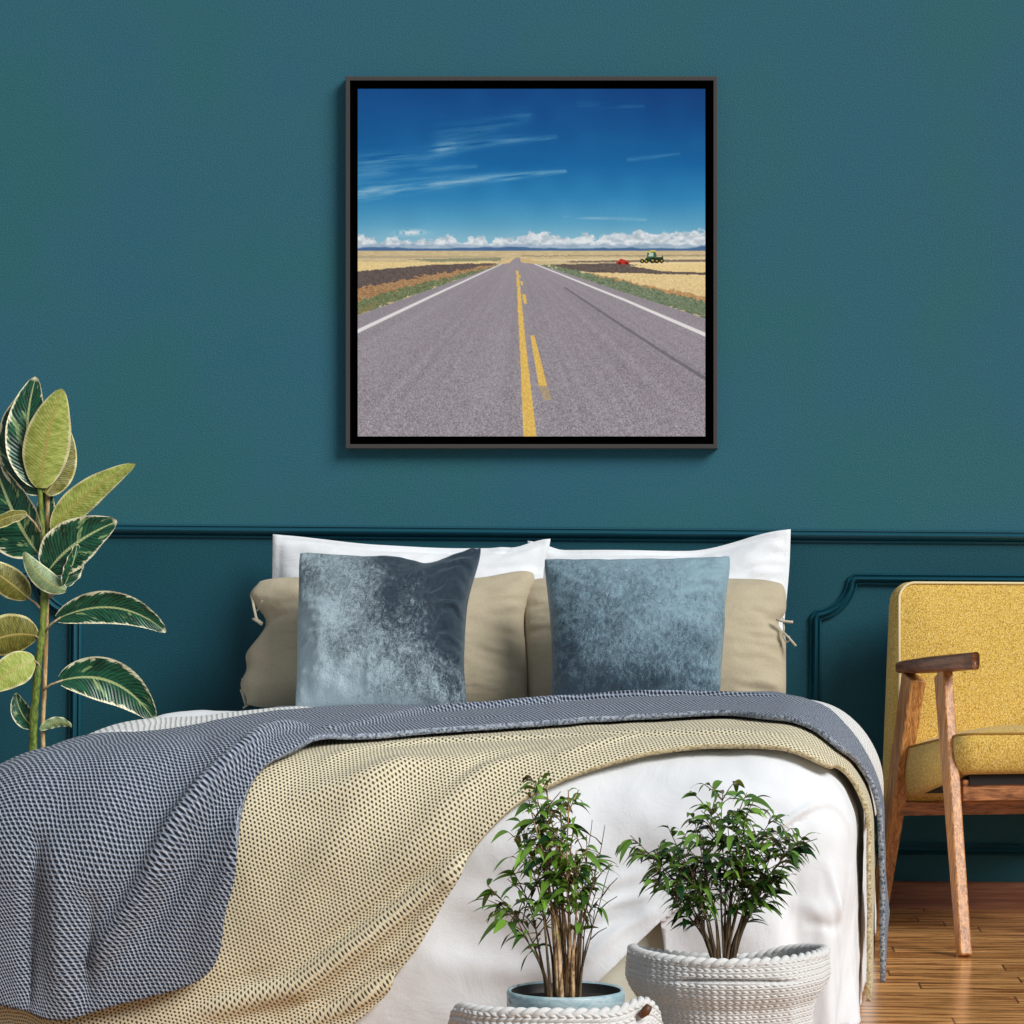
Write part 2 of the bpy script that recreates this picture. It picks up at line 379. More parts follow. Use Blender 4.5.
def sweep(path, prof, closed=False, dep=1.5):
    """moulding: profile (offset in wall plane, height out of the wall) along a path of (x, z)"""
    N = len(path); P = np.zeros((N, len(prof), 3))
    for i in range(N):
        p = np.array(path[i])
        d0 = np.array(path[i]) - np.array(path[i - 1]) if (i > 0 or closed) else None
        d1 = np.array(path[(i + 1) % N]) - np.array(path[i]) if (i < N - 1 or closed) else None
        if d0 is None: d0 = d1
        if d1 is None: d1 = d0
        d0 = d0 / np.linalg.norm(d0); d1 = d1 / np.linalg.norm(d1)
        n0 = np.array((-d0[1], d0[0])); n1 = np.array((-d1[1], d1[0])); m = n0 + n1; m /= np.linalg.norm(m); m = m / max(0.3, m.dot(n0))
        for j, (o, h) in enumerate(prof):
            q = p + m * o; P[i, j] = (q[0], -h * dep, q[1])
    return MB().grid(P, cu=closed)
rail_prof = [(-.0185, 0), (-.0185, .006), (-.015, .008), (-.0125, .006), (-.0115, .004), (-.009, .012), (-.004, .019), (.002, .021), (.006, .017), (.008, .010), (.0105, .009), (.0125, .012), (.0155, .011), (.0175, .006), (.0175, 0)]
structure(sweep([(x0, RAILZ), (x1, RAILZ)], rail_prof, dep=.95).build('trim_1', M['trim'], ang=60))
pan_prof = [(-.0155, 0), (-.0155, .005), (-.012, .0075), (-.009, .005), (-.007, .004), (-.004, .011), (0, .014), (.004, .011), (.006, .005), (.009, .004), (.012, .008), (.0155, .006), (.0155, 0)]
def panel(xa, xb, z0, z1, r):
    path = []
    def arc(cx, cz, a0, a1):
        for k in range(13):
            a = math.radians(a0 + (a1 - a0) * k / 12); path.append((cx + r * math.cos(a), cz + r * math.sin(a)))
    path.append((xa, z1 - r)); 
    arc(xa - .008, z1 + .008, -82, -8)
    path.append((xa + r, z1)) if False else None
    path.append((xa + r, z1)); path.append((xb - r, z1))
    arc(xb + .008, z1 + .008, 188, 262); path.append((xb, z1 - r))
    path.append((xb, z0)); path.append((xa, z0))
    return path
pz1 = at(860, 579, 0).z; pr = 0.108
pxa = at(815, 660, 0).x
pw = 1.75
p = panel(pxa, pxa + pw, 0.16, pz1, pr)
structure(sweep(p[::-1], pan_prof, True).build('trim_2', M['trim'], ang=50))
pxb = at(75.5, 660, 0).x
p = panel(pxb - pw, pxb, 0.16, at(20, 577, 0).z, pr)
structure(sweep(p[::-1], pan_prof, True).build('trim_3', M['trim'], ang=50))
bz = at(900, 881, 0).z
V = MB(); prof = [(0, 0), (-.018, 0), (-.018, bz - .012), (-.014, bz - .003), (-.008, bz), (0, bz)]
V.grid(np.array([[(xx, yy, zz) for yy, zz in prof] for xx in (x0, x1)])); V.F.append((0, 5, 4, 3, 2, 1)); V.F.append((6, 7, 8, 9, 10, 11))
structure(V.build('baseboard_back', M['base_wood'], smooth=False))

# ------------------------------------------------------------------ framed picture
def paint(n):
    yy, xx = np.mgrid[0:n, 0:n]
    X = 47 + (xx + .5) / n * 928.0; Y = 48 + (yy + .5) / n * 930.0
    L = lambda r, g_, b: np.array([r, g_, b], float)
    def grad(stops, y):
        ys = [s[0] for s in stops]; return np.stack([np.interp(y, ys, [s[1][k] for s in stops]) for k in range(3)], -1)
    I = grad([(48, (4, 72, 136)), (150, (8, 86, 148)), (250, (16, 104, 166)), (340, (44, 132, 186)), (410, (92, 164, 200)), (445, (130, 184, 208)), (470, (140, 188, 210))], Y)
    I += ((vnoise(X / 60, Y / 60) - .5) * 8)[..., None] - (sstep(500, 975, X) * sstep(300, 48, Y) * 10)[..., None]
    def over(m, c):
        nonlocal I
        c = np.asarray(c, float); I = I * (1 - m[..., None]) + c * m[..., None]
    fib = fbm(X / 90, Y / 7 + X / 70, 4)
    for pts, w0, w1, a in (([(40, 332), (200, 308), (330, 294), (450, 284), (600, 268)], 20, 5, .62), ([(40, 245), (200, 232), (300, 205)], 22, 14, .34), ([(270, 210), (400, 190), (575, 178)], 16, 6, .3),
                           ([(40, 282), (140, 268), (360, 255)], 18, 8, .22), ([(280, 175), (350, 160), (500, 120)], 30, 14, .2), ([(600, 391), (700, 395), (815, 398)], 3, 4, .45), ([(770, 238), (840, 230), (905, 222)], 6, 3, .2), ([(640, 88), (720, 96), (810, 96)], 9, 4, .16), ([(330, 200), (430, 185), (560, 182)], 14, 5, .15)):
        d, t = seg_dist(X, Y, pts); w = w0 + (w1 - w0) * t
        over(np.exp(-(d / w) ** 2) * a * np.clip(.1 + 2.2 * (fib - .3), 0, 1), (200, 216, 226))
    # cumulus band over far mountains
    top = 458 - 26 * np.clip(fbm(X[0] / 36 + 3, X[0] * 0 + 5, 4) * 1.5 - .35, 0.0, 1) - 10 * sstep(420, 560, X[0]) - 6 * sstep(700, 900, X[0])
    lump = (fbm(X / 16, Y / 12, 4) - .5) * 26
    m = sstep(-2, 5, Y - top[None, :] + lump) * (Y < 486)
    sh = fbm(X / 13 + 8, Y / 8, 4)
    over(m * .95, 0); I += (m * .95)[..., None] * (L(190, 202, 212) + (np.clip(sh * 1.7 - .6, -.2, .6)[..., None]) * L(75, 62, 52))
    over(sstep(6, -2, np.abs(Y - 452)) * 0, 0)
    over(np.exp(-(((X - 190) / 34) ** 2 + ((Y - 433 - (X - 190) * -.03) / 7) ** 2)) * .9 * (fbm(X / 9, Y / 6, 3) > .38), (232, 236, 238))
    over(sstep(0, 6, Y - 462 + 6 * (vnoise(X / 25, X * 0) - .5)) * (Y < 486) * .55, (126, 156, 186))
    mt = 474 - 8 * np.clip(fbm(X[0] / 70 + 1, X[0] * 0 + 9, 4) * 2 - .7, 0, 1)
    over(sstep(0, 3, Y - mt[None, :]) * .88, (62, 100, 144))
    # plains
    gr = fbm(X / 14, Y / 2.5, 3)
    over((Y > 481).astype(float), (206, 186, 144)); I += ((Y > 481) * (gr - .5) * 34)[..., None]
    def poly(pts, c, soft=1.2, amp=0, a=1.0, tex=None):
        P = np.array(pts, float); inside = np.zeros(X.shape, bool); k = len(P)
        Xd = X; Yd = Y + (amp * (fbm(X / 9, Y / 5, 3) - .5) if amp else 0)
        for i in range(k):
            (ax, ay), (bx, by) = P[i], P[(i + 1) % k]
            if ay == by: continue
            cnd = ((ay > Yd) != (by > Yd)) & (Xd < (bx - ax) * (Yd - ay) / (by - ay) + ax); inside ^= cnd
        m = inside.astype(float) * a; over(m, c)
        if tex is not None: I[...] = I + (m * tex)[..., None]
    nz = (rng.random(X.shape) - .5)
    coarse = (fbm(X / 3.2, Y / 2.6, 3) - .5) * 70 + nz * 26
    poly([(40, 494), (440, 497), (440, 500), (40, 502)], (184, 168, 136), amp=3)
    poly([(180, 504), (430, 500), (430, 508), (250, 511)], (140, 142, 112), amp=3)
    poly([(40, 511), (300, 512), (420, 510), (420, 516), (40, 537)], (226, 200, 144), amp=3, tex=coarse * .4)
    poly([(40, 537), (250, 519), (420, 514), (400, 524), (40, 592)], (96, 84, 80), amp=5, tex=coarse * .6)
    poly([(40, 583), (200, 552), (440, 513), (440, 518), (40, 640)], (168, 130, 92), amp=16, tex=coarse)
    poly([(40, 618), (200, 572), (430, 518), (440, 518), (40, 655)], (112, 122, 86), amp=18, tex=coarse)
    poly([(40, 640), (110, 615), (60, 655)], (150, 130, 84), amp=12, a=.5)
    # right-hand fields
    poly([(485, 494), (980, 492), (980, 496), (485, 497)], (150, 138, 116), amp=5, a=.7)
    poly([(500, 505), (980, 498), (980, 504), (520, 508)], (222, 202, 158), amp=3)
    poly([(600, 509), (980, 504), (980, 511), (620, 513)], (128, 112, 98), amp=3)
    poly([(740, 513), (980, 511), (980, 521), (740, 520)], (234, 212, 162), amp=2)
    poly([(560, 519), (740, 514), (980, 535), (980, 548), (700, 543), (600, 530)], (98, 86, 80), amp=4, tex=coarse * .5)
    poly([(770, 521), (980, 514), (980, 540), (860, 536)], (230, 204, 146), amp=3, tex=coarse * .4)
    poly([(640, 538), (980, 546), (980, 612), (800, 580)], (226, 200, 146), amp=4, tex=coarse * .6)
    poly([(600, 530), (690, 545), (820, 574), (980, 606), (980, 625), (760, 590)], (190, 148, 102), amp=14, tex=coarse)
    poly([(520, 516), (620, 530), (760, 566), (980, 618), (980, 664), (760, 596), (540, 524)], (114, 128, 100), amp=18, tex=coarse)
    # road
    rd = [(40, 656), (120, 628), (260, 578), (430, 518), (452, 514), (468, 500), (479, 500), (484, 513), (530, 518), (720, 580), (980, 664), (980, 990), (40, 990)]
    poly([(425, 516), (462, 498), (470, 499), (455, 515)], (214, 190, 140)); poly([(478, 500), (520, 508), (540, 517), (486, 513)], (206, 178, 128))
    angl = np.arctan2(X - 473, Y - 495); far = np.clip((Y - 500) / 470, 0, 1)
    tex = (fbm(angl * 22, Y / 400, 4) - .5) * 18 + nz * 60 * np.clip(far, .1, 1) + (vnoise(X / 3.2, Y / 3.2) - .5) * 34 * far
    poly(rd, (150, 143, 150), tex=tex)
    I += ((Y > 500) * (sstep(600, 520, Y) * 4))[..., None]
    def line(pts, w0, w1, c, a):
        d, t = seg_dist(X, Y, pts); w = w0 + (w1 - w0) * t; over(sstep(1.2, -1.2, d - w) * a, c)
    line([(600, 580), (720, 660), (850, 745), (985, 830)], 2, 5, (88, 84, 96), .55)
    line([(40, 700), (240, 605), (430, 517)], 5, 1.2, (236, 232, 232), .95)
    line([(980, 708), (760, 613), (520, 517)], 5, 1.2, (236, 232, 232), .95)
    yel = (228, 188, 98); yt = nz * 40
    poly([(490, 990), (480, 740), (470, 535), (476, 535), (497, 740), (526, 990)], yel, tex=yt)
    poly([(508, 708), (519, 708), (553, 842), (530, 842)], yel, tex=yt); poly([(530, 842), (553, 842), (565, 880), (545, 880)], (190, 160, 110), a=.6, tex=yt)
    poly([(486, 598), (495, 598), (499, 623), (491, 623)], yel); poly([(481, 563), (487, 563), (489, 573), (483, 573)], yel); poly([(477, 546), (481, 546), (483, 553), (479, 553)], yel)
    # tractor and implement
    def blob(x, y, rx, ry, c): over(((((X - x) / rx) ** 2 + ((Y - y) / ry) ** 2) < 1).astype(float), c)
    poly([(816, 499), (862, 497), (862, 510), (812, 511)], (34, 70, 48)); poly([(820, 482), (842, 482), (845, 502), (818, 502)], (60, 96, 66)); poly([(824, 486), (836, 486), (836, 497), (823, 497)], (186, 206, 190))
    poly([(819, 481), (842, 480), (842, 485), (820, 486)], (206, 190, 90))
    for x, y, r in ((806, 509, 6), (817, 509, 6), (834, 507, 8), (845, 508, 7), (858, 508, 6.5)): blob(x, y, r, r, (26, 28, 26)); blob(x, y, r * .35, r * .35, (176, 160, 60))
    poly([(737, 512), (748, 502), (758, 505), (772, 511), (770, 517), (740, 518)], (190, 52, 40)); blob(746, 515, 4, 3.5, (70, 30, 26)); blob(764, 515, 4, 3.5, (90, 34, 28))
    I += nz[..., None] * 5
    return np.clip(I, 2, 250)

def picture():
    yf = -0.034
    ctr = at(531.6, 262.4, yf); r = Vector((cT, 0, sT)); up = Vector((-sT, 0, cT))
    h = 372.4 / 2 / sc(yf)
    t = thing('framed_picture', 'large square framed print of an empty highway, hanging above the bed', 'picture', ctr + up * -h + Vector((0, 0.034, 0)))
    def ring(k, y): return [ctr * 1 + r * (a * k) + up * (b * k) + Vector((0, y - yf, 0)) for a, b in ((-1, -1), (1, -1), (1, 1), (-1, 1))]
    k2 = h - 4.4 / sc(yf)
    P = []; rows = [(h, -0.001), (h, yf), (h - .0015, yf - .001), (k2 + .001, yf - .001), (k2, yf), (k2, -0.012)]
    
    V = []; Fc = []
    for k, y in rows: V += ring(k, y)
    for i in range(len(rows) - 1):
        for q in range(4): Fc.append((i * 4 + q, i * 4 + (q + 1) % 4, (i + 1) * 4 + (q + 1) % 4, (i + 1) * 4 + q))
    obj('frame', V, Fc, None, t, smooth=False, mats=[M['frame'], M['black']], fmat=[1 if i // 4 == 4 else 0 for i in range(len(Fc))])
    V = ring(k2 - .0003, -0.010) + ring(k2 - .0003, -0.001)
    obj('backing_panel', V, [(0, 1, 2, 3), (7, 6, 5, 4), (1, 0, 4, 5), (2, 1, 5, 6), (3, 2, 6, 7), (0, 3, 7, 4)], M['black'], t, smooth=False)
    yp = -0.028; kk = 347.5 / 2 / sc(yp); pc = at(531.5, 262.6, yp); n = 560
    I = paint(n)
    g1 = np.linspace(-kk, kk, n); A, B = np.meshgrid(g1, -g1)
    V = np.stack([pc.x + r.x * A + up.x * B, np.full_like(A, yp), pc.z + r.z * A + up.z * B], -1).reshape(-1, 3)
    idx = np.arange(n * n).reshape(n, n)
    Fc = np.stack([idx[:-1, :-1], idx[1:, :-1], idx[1:, 1:], idx[:-1, 1:]], -1).reshape(-1, 4)
    # canvas sides (stretched over a bar)
    border = np.concatenate([idx[0, :-1], idx[:-1, -1], idx[-1, :0:-1], idx[:0:-1, 0]]); nb = len(border)
    Vb = V[border].copy(); Vb[:, 1] = -0.011; Fb = [(int(border[i]), int(border[(i + 1) % nb]), n * n + (i + 1) % nb, n * n + i) for i in range(nb)]
    o = obj('canvas_print', np.vstack([V, Vb]), list(map(tuple, Fc.tolist())) + Fb, M['print'], t, smooth=False)
    c = np.where(I / 255 <= .04045, I / 255 / 12.92, ((I / 255 + .055) / 1.055) ** 2.4) * PRINT_GAIN
    c = c.reshape(-1, 3); c = np.vstack([c, c[border]]); c = np.hstack([np.clip(c, 0, 1), np.ones((len(c), 1))]).astype(np.float32)
    a = o.data.color_attributes.new('ink', 'FLOAT_COLOR', 'POINT'); a.data.foreach_set('color', c.ravel())
PRINT_GAIN = 1.12
picture()

# ------------------------------------------------------------------ the bed and its covers
XL, YF = -1.34, -1.99
def xr(y): return 0.066 + 0.072 * (np.maximum(y, YF) - YF)
_hy = np.array([-2.05, -1.99, -1.72, -1.4, -1.1, -0.9, -0.65, -0.45, -0.1]); _hz = np.array([.545, .552, .568, .578, .582, .576, .56, .552, .55])
def hz(y):
    k = np.linspace(-2.05, -.1, 200); z = np.interp(k, _hy, _hz); ker = np.ones(15) / 15
    z = np.convolve(np.pad(z, 7, mode='edge'), ker, 'valid'); return np.interp(y, k, z)
def topz(x, cy): return hz(cy) - (.036 * sstep(.05, -.75, x) + .022 * sstep(-.9, -1.35, x)) * sstep(-.6, -.9, cy) - .012 * sstep(.3, 0, x - XL)
CLAMPED = None
def bedmap(x, y, off=0.0, flare=0.02):
    """cloth coordinates (metres, unfolded) -> position on the rounded bed form, off along the normal"""
    x = np.asarray(x, float); y = np.asarray(y, float); cy = np.maximum(y, YF); cx = np.clip(x, XL, xr(cy))
    dx = x - cx; dy = y - cy; r = np.hypot(dx, dy) + 1e-9; nx = dx / r; ny = dy / r
    Ro = np.where(dx < 0, .27, .17) * nx ** 2 + .18 * ny ** 2; Rd = np.where(dx < 0, .24, .18) * nx ** 2 + .18 * ny ** 2
    Ro = np.maximum(Ro, .05); Rd = np.maximum(Rd, .05)
    H = topz(x, cy)
    L = PI / 2 * (Ro + Rd) / 2
    rmax = L + H - Rd - .012
    global CLAMPED
    CLAMPED = r >= rmax - 1e-6
    r = np.minimum(r, rmax)
    t = np.minimum(r / L, 1) * PI / 2; e = np.maximum(0, r - L)
    out = Ro * np.sin(t) + flare * e; dn = Rd * (1 - np.cos(t)) + e
    P = np.stack([cx + nx * (out + off * np.sin(t)), cy + ny * (out + off * np.sin(t)), H - dn + off * np.cos(t)], -1)
    return P
# inverse lookup pixel -> cloth coordinates
_gx, _gy = np.meshgrid(np.linspace(-2.1, .55, 700), np.linspace(-2.68, -.4, 700))
_P = bedmap(_gx, _gy, .03); _U, _V = proj(_P); _Dp = _P[..., 1]
def inv(u, v):
    d = np.hypot(_U - u, _V - v)
    k = d + 6 * np.maximum(0, _Dp + 2.2) * 1.0
    i = np.argmin(np.where(d < d.min() + 1.5, k, 1e9)); i = np.unravel_index(i, d.shape)
    return (float(_gx[i]), float(_gy[i]))
def P2(p):   # entry: pixel pair (tuple of ints) or flat coordinates ('f', x, y)
    return (p[1], p[2]) if p[0] == 'f' else inv(*p)

bed = thing('bed', 'wide double bed with a pale fabric base, standing against the dark teal wall', 'bed', (-0.63, -1.0, 0))
mb = MB(); mb.box(-1.44, .10, -2.135, -.06, .012, .30); bevel(mb.build('bed_base', M['bed_cloth'], bed, smooth=False), .02)
gx, gy = np.meshgrid(np.linspace(-1.42, .08, 60), np.linspace(-2.02, -.06, 80), indexing='ij')
ed = np.minimum(np.minimum(gx + 1.42, .08 - gx), np.minimum(gy + 2.02, -.06 - gy)); rr_ = .06
gz = np.minimum(.545, topz(gx, gy) - .022) - rr_ + np.sqrt(np.maximum(0, rr_ ** 2 - (rr_ - np.minimum(ed, rr_)) ** 2))
mb = MB().grid(np.stack([gx, gy, gz], -1)); n_ = len(mb.V)
bd_ = [i * 80 for i in range(60)] + [59 * 80 + j for j in range(1, 80)] + [i * 80 + 79 for i in range(58, -1, -1)] + [j for j in range(78, 0, -1)]
mb.V.extend([(mb.V[i][0], mb.V[i][1], .302) for i in bd_]); L_ = len(bd_)
mb.F.extend([(bd_[(k + 1) % L_], bd_[k], n_ + k, n_ + (k + 1) % L_) for k in range(L_)]); mb.F.append(tuple(n_ + k for k in range(L_)))
mb.build('mattress', M['duvet'], bed)

def folds_off(X, Y, folds):
    s = np.zeros(np.shape(X))
    for pts, A, sig in folds:
        pts = [P2(p) for p in pts]; d, t = seg_dist(X, Y, pts)
        s += A * np.exp(-(d / sig) ** 2) * np.sin(PI * np.clip(t * .9 + .08, 0, 1)) ** .5
    return s

LAYERS = {}
def duvet_off(x, y):
    off = .006 + .016 * (fbm(x * 3.2 + 4, y * 3.2, 3) - .5) + .012 * (fbm(x * 11 + y * 5, y * 8 - x * 3, 3) - .5)
    drop = sstep(YF, YF - .3, y)
    off += .012 * drop * np.sin(x * 17 + 2.5 * np.sin(y * 5)) * sstep(-.9, -.3, x)
    fl = [([(770, 832), (786, 822), (808, 808), (838, 798)], .016, .008), ([(770, 838), (788, 829), (808, 815), (838, 804)], -.014, .007), ([(838, 798), (850, 806), (860, 830)], .012, .012), ([(700, 848), (745, 838), (786, 824)], .008, .014),
          ([(800, 905), (826, 915), (852, 905)], .006, .018), ([(812, 926), (836, 930), (856, 926)], -.005, .010), ([(835, 870), (845, 920), (850, 985)], .010, .02),
          ([(470, 905), (540, 915), (600, 905)], .010, .03), ([(440, 960), (520, 975), (580, 965)], .010, .03), ([(560, 905), (610, 885), (650, 870)], .008, .012), ([(570, 930), (610, 905), (655, 895)], .012, .010), ([(585, 960), (620, 930), (657, 908)], .013, .012), ([(560, 950), (600, 928), (640, 915)], -.010, .010), ([(700, 780), (760, 790), (800, 800)], .006, .02)]
    return off + folds_off(x, y, fl)
def duvet():
    nx, ny = 260, 260
    xs = np.linspace(-2.05, .78, nx); ys = np.linspace(-2.70, -.56, ny)
    bm = bmesh.new(); X, Y = np.meshgrid(xs, ys)
    vv = [bm.verts.new((x, y, 0)) for x, y in zip(X.ravel(), Y.ravel())]
    for j in range(ny - 1):
        for i in range(nx - 1): bm.faces.new((vv[j * nx + i], vv[j * nx + i + 1], vv[(j + 1) * nx + i + 1], vv[(j + 1) * nx + i]))
    A = np.array(inv(659, 922)); B = np.array(inv(590, 990)); Cc = np.array(inv(668, 975))
    B = A + (B - A) * 6; Cc = A + (Cc - A) * 8
    for Q in (B, Cc):
        d = Q - A; n = (-d[1], d[0], 0)
        bmesh.ops.bisect_plane(bm, geom=bm.verts[:] + bm.edges[:] + bm.faces[:], plane_co=(A[0], A[1], 0), plane_no=n, dist=1e-6)
    def cross(p, q, r): return (q[0] - p[0]) * (r[1] - p[1]) - (q[1] - p[1]) * (r[0] - p[0])
    kill = []
    for f in bm.faces:
        c = f.calc_center_median()
        s1, s2, s3 = cross(A, B, c), cross(B, Cc, c), cross(Cc, A, c)
        if (s1 > 0 and s2 > 0 and s3 > 0) or (s1 < 0 and s2 < 0 and s3 < 0): kill.append(f)
    bmesh.ops.delete(bm, geom=kill, context='FACES')
    bm.verts.index_update()
    V = np.array([v.co[:] for v in bm.verts]); Fc = [[v.index for v in f.verts] for f in bm.faces]; bm.free()
    x, y = V[:, 0], V[:, 1]
    off = duvet_off(x, y)
    d, t = seg_dist(x, y, [tuple(A), tuple(B)]); left = ((B - A)[0] * (y - A[1]) - (B - A)[1] * (x - A[0]))
    sgn = np.sign((B - A)[0] * (inv(560, 940)[1] - A[1]) - (B - A)[1] * (inv(560, 940)[0] - A[0]))
    off += .022 * np.exp(-(d / .07) ** 2) * (left * sgn >= -1e-6)
    P = bedmap(x, y, off); Fc = [f for f in Fc if not all(CLAMPED[i] for i in f)]
    o = obj('duvet', P, Fc, M['duvet'], uv=np.stack([x, y], -1), base=(-.6, -1.2, 0))
    s = o.modifiers.new('thickness', 'SOLIDIFY'); s.thickness = .012; s.offset = -1
    tag(o, 'smooth white cotton duvet draped over the bed, beneath all the knitted throws', 'duvet')
duvet()

def cat(pts, n):
    """smooth resample of a polyline (Catmull-Rom by length)"""
    P = np.array(pts, float); P = np.vstack([2 * P[0] - P[1], P, 2 * P[-1] - P[-2]])
    L = np.concatenate([[0], np.cumsum(np.linalg.norm(np.diff(P[1:-1], axis=0), axis=1) + 1e-4)]); return P, L
def evalcat(P, L, s):
    out = np.zeros((len(s), P.shape[1]))
    for k, v in enumerate(s):
        i = min(np.searchsorted(L, v, side='right') - 1, len(L) - 2); t = (v - L[i]) / (L[i + 1] - L[i]); p0, p1, p2, p3 = P[i:i + 4]
        out[k] = .5 * (2 * p1 + (p2 - p0) * t + (2 * p0 - 5 * p1 + 4 * p2 - p3) * t * t + (3 * p1 - p0 - 3 * p2 + p3) * t ** 3)
    return out
def throw(name, pairs, mat, off0, thick, folds, label, waves=0.0, nu=420, nv=120, noise=.008, flare=.02, under=None, bump=None):
    T = [P2(a) for a, b in pairs]; B = [P2(b) for a, b in pairs]
    P, L = cat(np.hstack([np.array(T), np.array(B)]), nu); s = np.linspace(0, L[-1] - 1e-9, nu); E = evalcat(P, L, s)
    q = np.linspace(0, 1, nv)[None, :, None]; XY = E[:, None, :2] * (1 - q) + E[:, None, 2:] * q
    X, Y = XY[..., 0], XY[..., 1]
    def offset(X, Y):
        o_ = off0 + noise * (fbm(X * 4, Y * 4 + 9, 3) - .5) * 2 + folds_off(X, Y, folds)
        if bump: o_ = o_ + bump(X, Y)
        if under:
            lo = under(X, Y) + thick + .004
            o_ = lo + np.where(o_ > lo, o_ - lo, 0) + .003 * np.exp(-np.abs(o_ - lo) / .004)
        return o_
    off = offset(X, Y); LAYERS[label.split()[0]] = offset
    Q = bedmap(X, Y, off, flare); cl_ = CLAMPED.ravel()
    m = MB().grid(Q); m.F = [f for f in m.F if not all(cl_[i] for i in f)]; o = m.build(name, mat[0], uv=np.stack([X, np.where(Y > YF, YF + (Y - YF) * .55, Y)], -1).reshape(-1, 2), base=(-.6, -1.5, 0)); o.data.materials.append(mat[1])
    sd = o.modifiers.new('thickness', 'SOLIDIFY'); sd.thickness = thick; sd.offset = -1; sd.material_offset_rim = 1
    return tag(o, label, 'blanket', 'knitted throws on the bed')
f = 'f'
# white coverlet: a band right across under the slate throw
throw('knitted_throw', [((f, -1.74, -1.05), (f, -1.74, -1.70)), ((f, -1.45, -1.03), (f, -1.45, -1.74)), ((f, -1.2, -1.02), (f, -1.2, -1.66)), ((f, -.9, -1.02), (f, -.9, -1.48)), ((f, -.3, -1.0), (f, -.3, -1.45)), ((f, .1, -.98), (f, .1, -1.50)), ((f, .30, -1.0), (f, .30, -1.50)), ((f, .43, -1.02), (f, .43, -1.48))],
      (M['white_knit'], M['white_knit_rim']), .018, .010, [], 'white knitted throw peeking out behind the slate blue one at both bed edges', nu=240, nv=70, bump=lambda x, y: -.006 * sstep(-1.2, -1.35, y) + .024 * sstep(-.85, -1.05, x) * sstep(-1.56, -1.44, y) * sstep(-1.02, -1.12, y) + .016 * sstep(.1, .25, x) * sstep(-1.45, -1.25, y) * .35)
beige = [((f, -1.75, -2.30), (f, -1.75, -2.60)), ((20, 990), (120, 1045)), ((110, 960), (255, 1036)), ((165, 915), (355, 1023)), ((190, 850), (400, 970)), ((205, 800), (432, 922)), ((232, 770), (452, 885)), ((275, 750), (478, 842)),
         ((335, 735), (522, 802)), ((420, 725), (582, 774)), ((520, 716), (642, 756)), ((640, 710), (702, 748)), ((740, 712), (775, 748)), ((f, .03, -1.52), (828, 766)), ((f, .24, -1.68), (f, .23, -1.96)), ((f, .46, -1.66), (f, .46, -1.94)), ((f, .655, -1.64), (f, .69, -1.91))]
bf = [([(390, 968), (335, 998), (275, 1018)], -.024, .012), ([(400, 975), (350, 1004), (300, 1024)], .016, .012), ([(470, 845), (420, 880), (350, 930), (280, 975), (180, 1000), (60, 1012)], -0.0210, .018), ([(462, 862), (425, 890), (360, 942), (300, 985), (200, 1015)], 0.0300, .022), ([(440, 890), (390, 960), (340, 1000), (290, 1022)], -0.0150, .018), ([(455, 870), (410, 940), (360, 990)], 0.0210, .02),
      ([(300, 800), (345, 790), (400, 772), (470, 760)], 0.0180, .03), ([(520, 760), (470, 780), (430, 830), (330, 930)], 0.0180, .035), ([(540, 748), (480, 765), (440, 800)], -0.0120, .02), ([(400, 770), (340, 840), (270, 940)], 0.0150, .04), ([(330, 760), (430, 745), (560, 738), (760, 735)], 0.0105, .018), ([(560, 758), (640, 740), (780, 738)], 0.0120, .014)]
throw('knitted_throw', beige, (M['beige_knit'], M['beige_knit_rim']), .022, .010, bf, 'sand beige open-knit throw spilling down the front of the bed, partly under the slate one', flare=.0, under=duvet_off)
grey = [((f, -2.0, -1.42), (f, -1.85, -2.5)), ((f, -1.62, -1.50), (-30, 1020)), ((f, -1.50, -1.58), (45, 1014)), ((f, -1.40, -1.60), (120, 1002)), ((f, -1.29, -1.56), (208, 974)), ((f, -1.20, -1.48), (230, 905)), ((f, -1.12, -1.38), (240, 850)), ((f, -1.05, -1.28), (246, 802)), ((f, -.97, -1.19), (264, 775)), ((f, -.88, -1.16), (300, 757)),
        ((f, -.764, -1.15), (345, 747)), ((f, -.60, -1.14), (450, 738)), ((f, -.324, -1.13), (600, 726)), ((f, -.093, -1.12), (720, 721)), ((f, .035, -1.12), (760, 725)), ((f, .10, -1.15), (806, 735)), ((f, .18, -1.44), (834, 755)), ((f, .28, -1.62), (f, .27, -1.80)), ((f, .48, -1.57), (f, .46, -1.77)), ((f, .60, -1.52), (f, .70, -1.73))]
gf = [([(300, 742), (250, 765), (215, 790), (185, 825), (160, 865), (125, 920), (95, 970)], .032, .016), ([(312, 757), (268, 785), (228, 815), (198, 850), (172, 900), (140, 950)], -.026, .024), ([(335, 750), (285, 790), (248, 835), (218, 900), (200, 955)], .014, .020),
      ([(225, 735), (200, 765), (160, 810), (130, 850)], -.012, .04), ([(120, 790), (85, 870), (70, 980)], .014, .05), ([(42, 850), (38, 920), (36, 1000)], -.030, .022), ([(65, 860), (66, 930), (66, 1000)], .016, .022), ([(95, 900), (92, 950), (90, 1000)], -.018, .018),
      ([(330, 742), (420, 722), (560, 712), (700, 706), (790, 708)], .020, .02), ([(345, 738), (430, 730), (520, 728)], -.010, .012), ([(240, 870), (228, 920), (212, 970)], .012, .02)]
throw('knitted_throw', grey, (M['grey_knit'], M['grey_knit_rim']), .036, .012, gf, 'slate blue-grey knitted throw lying uppermost across the bed and over its left corner', flare=.02, under=LAYERS['sand'], bump=lambda x, y: .022 * sstep(-.7, -1.0, x) * sstep(-1.75, -1.95, y) + .012 * sstep(-.7, -.3, x) * np.exp(-((y + 1.45) / .12) ** 2))

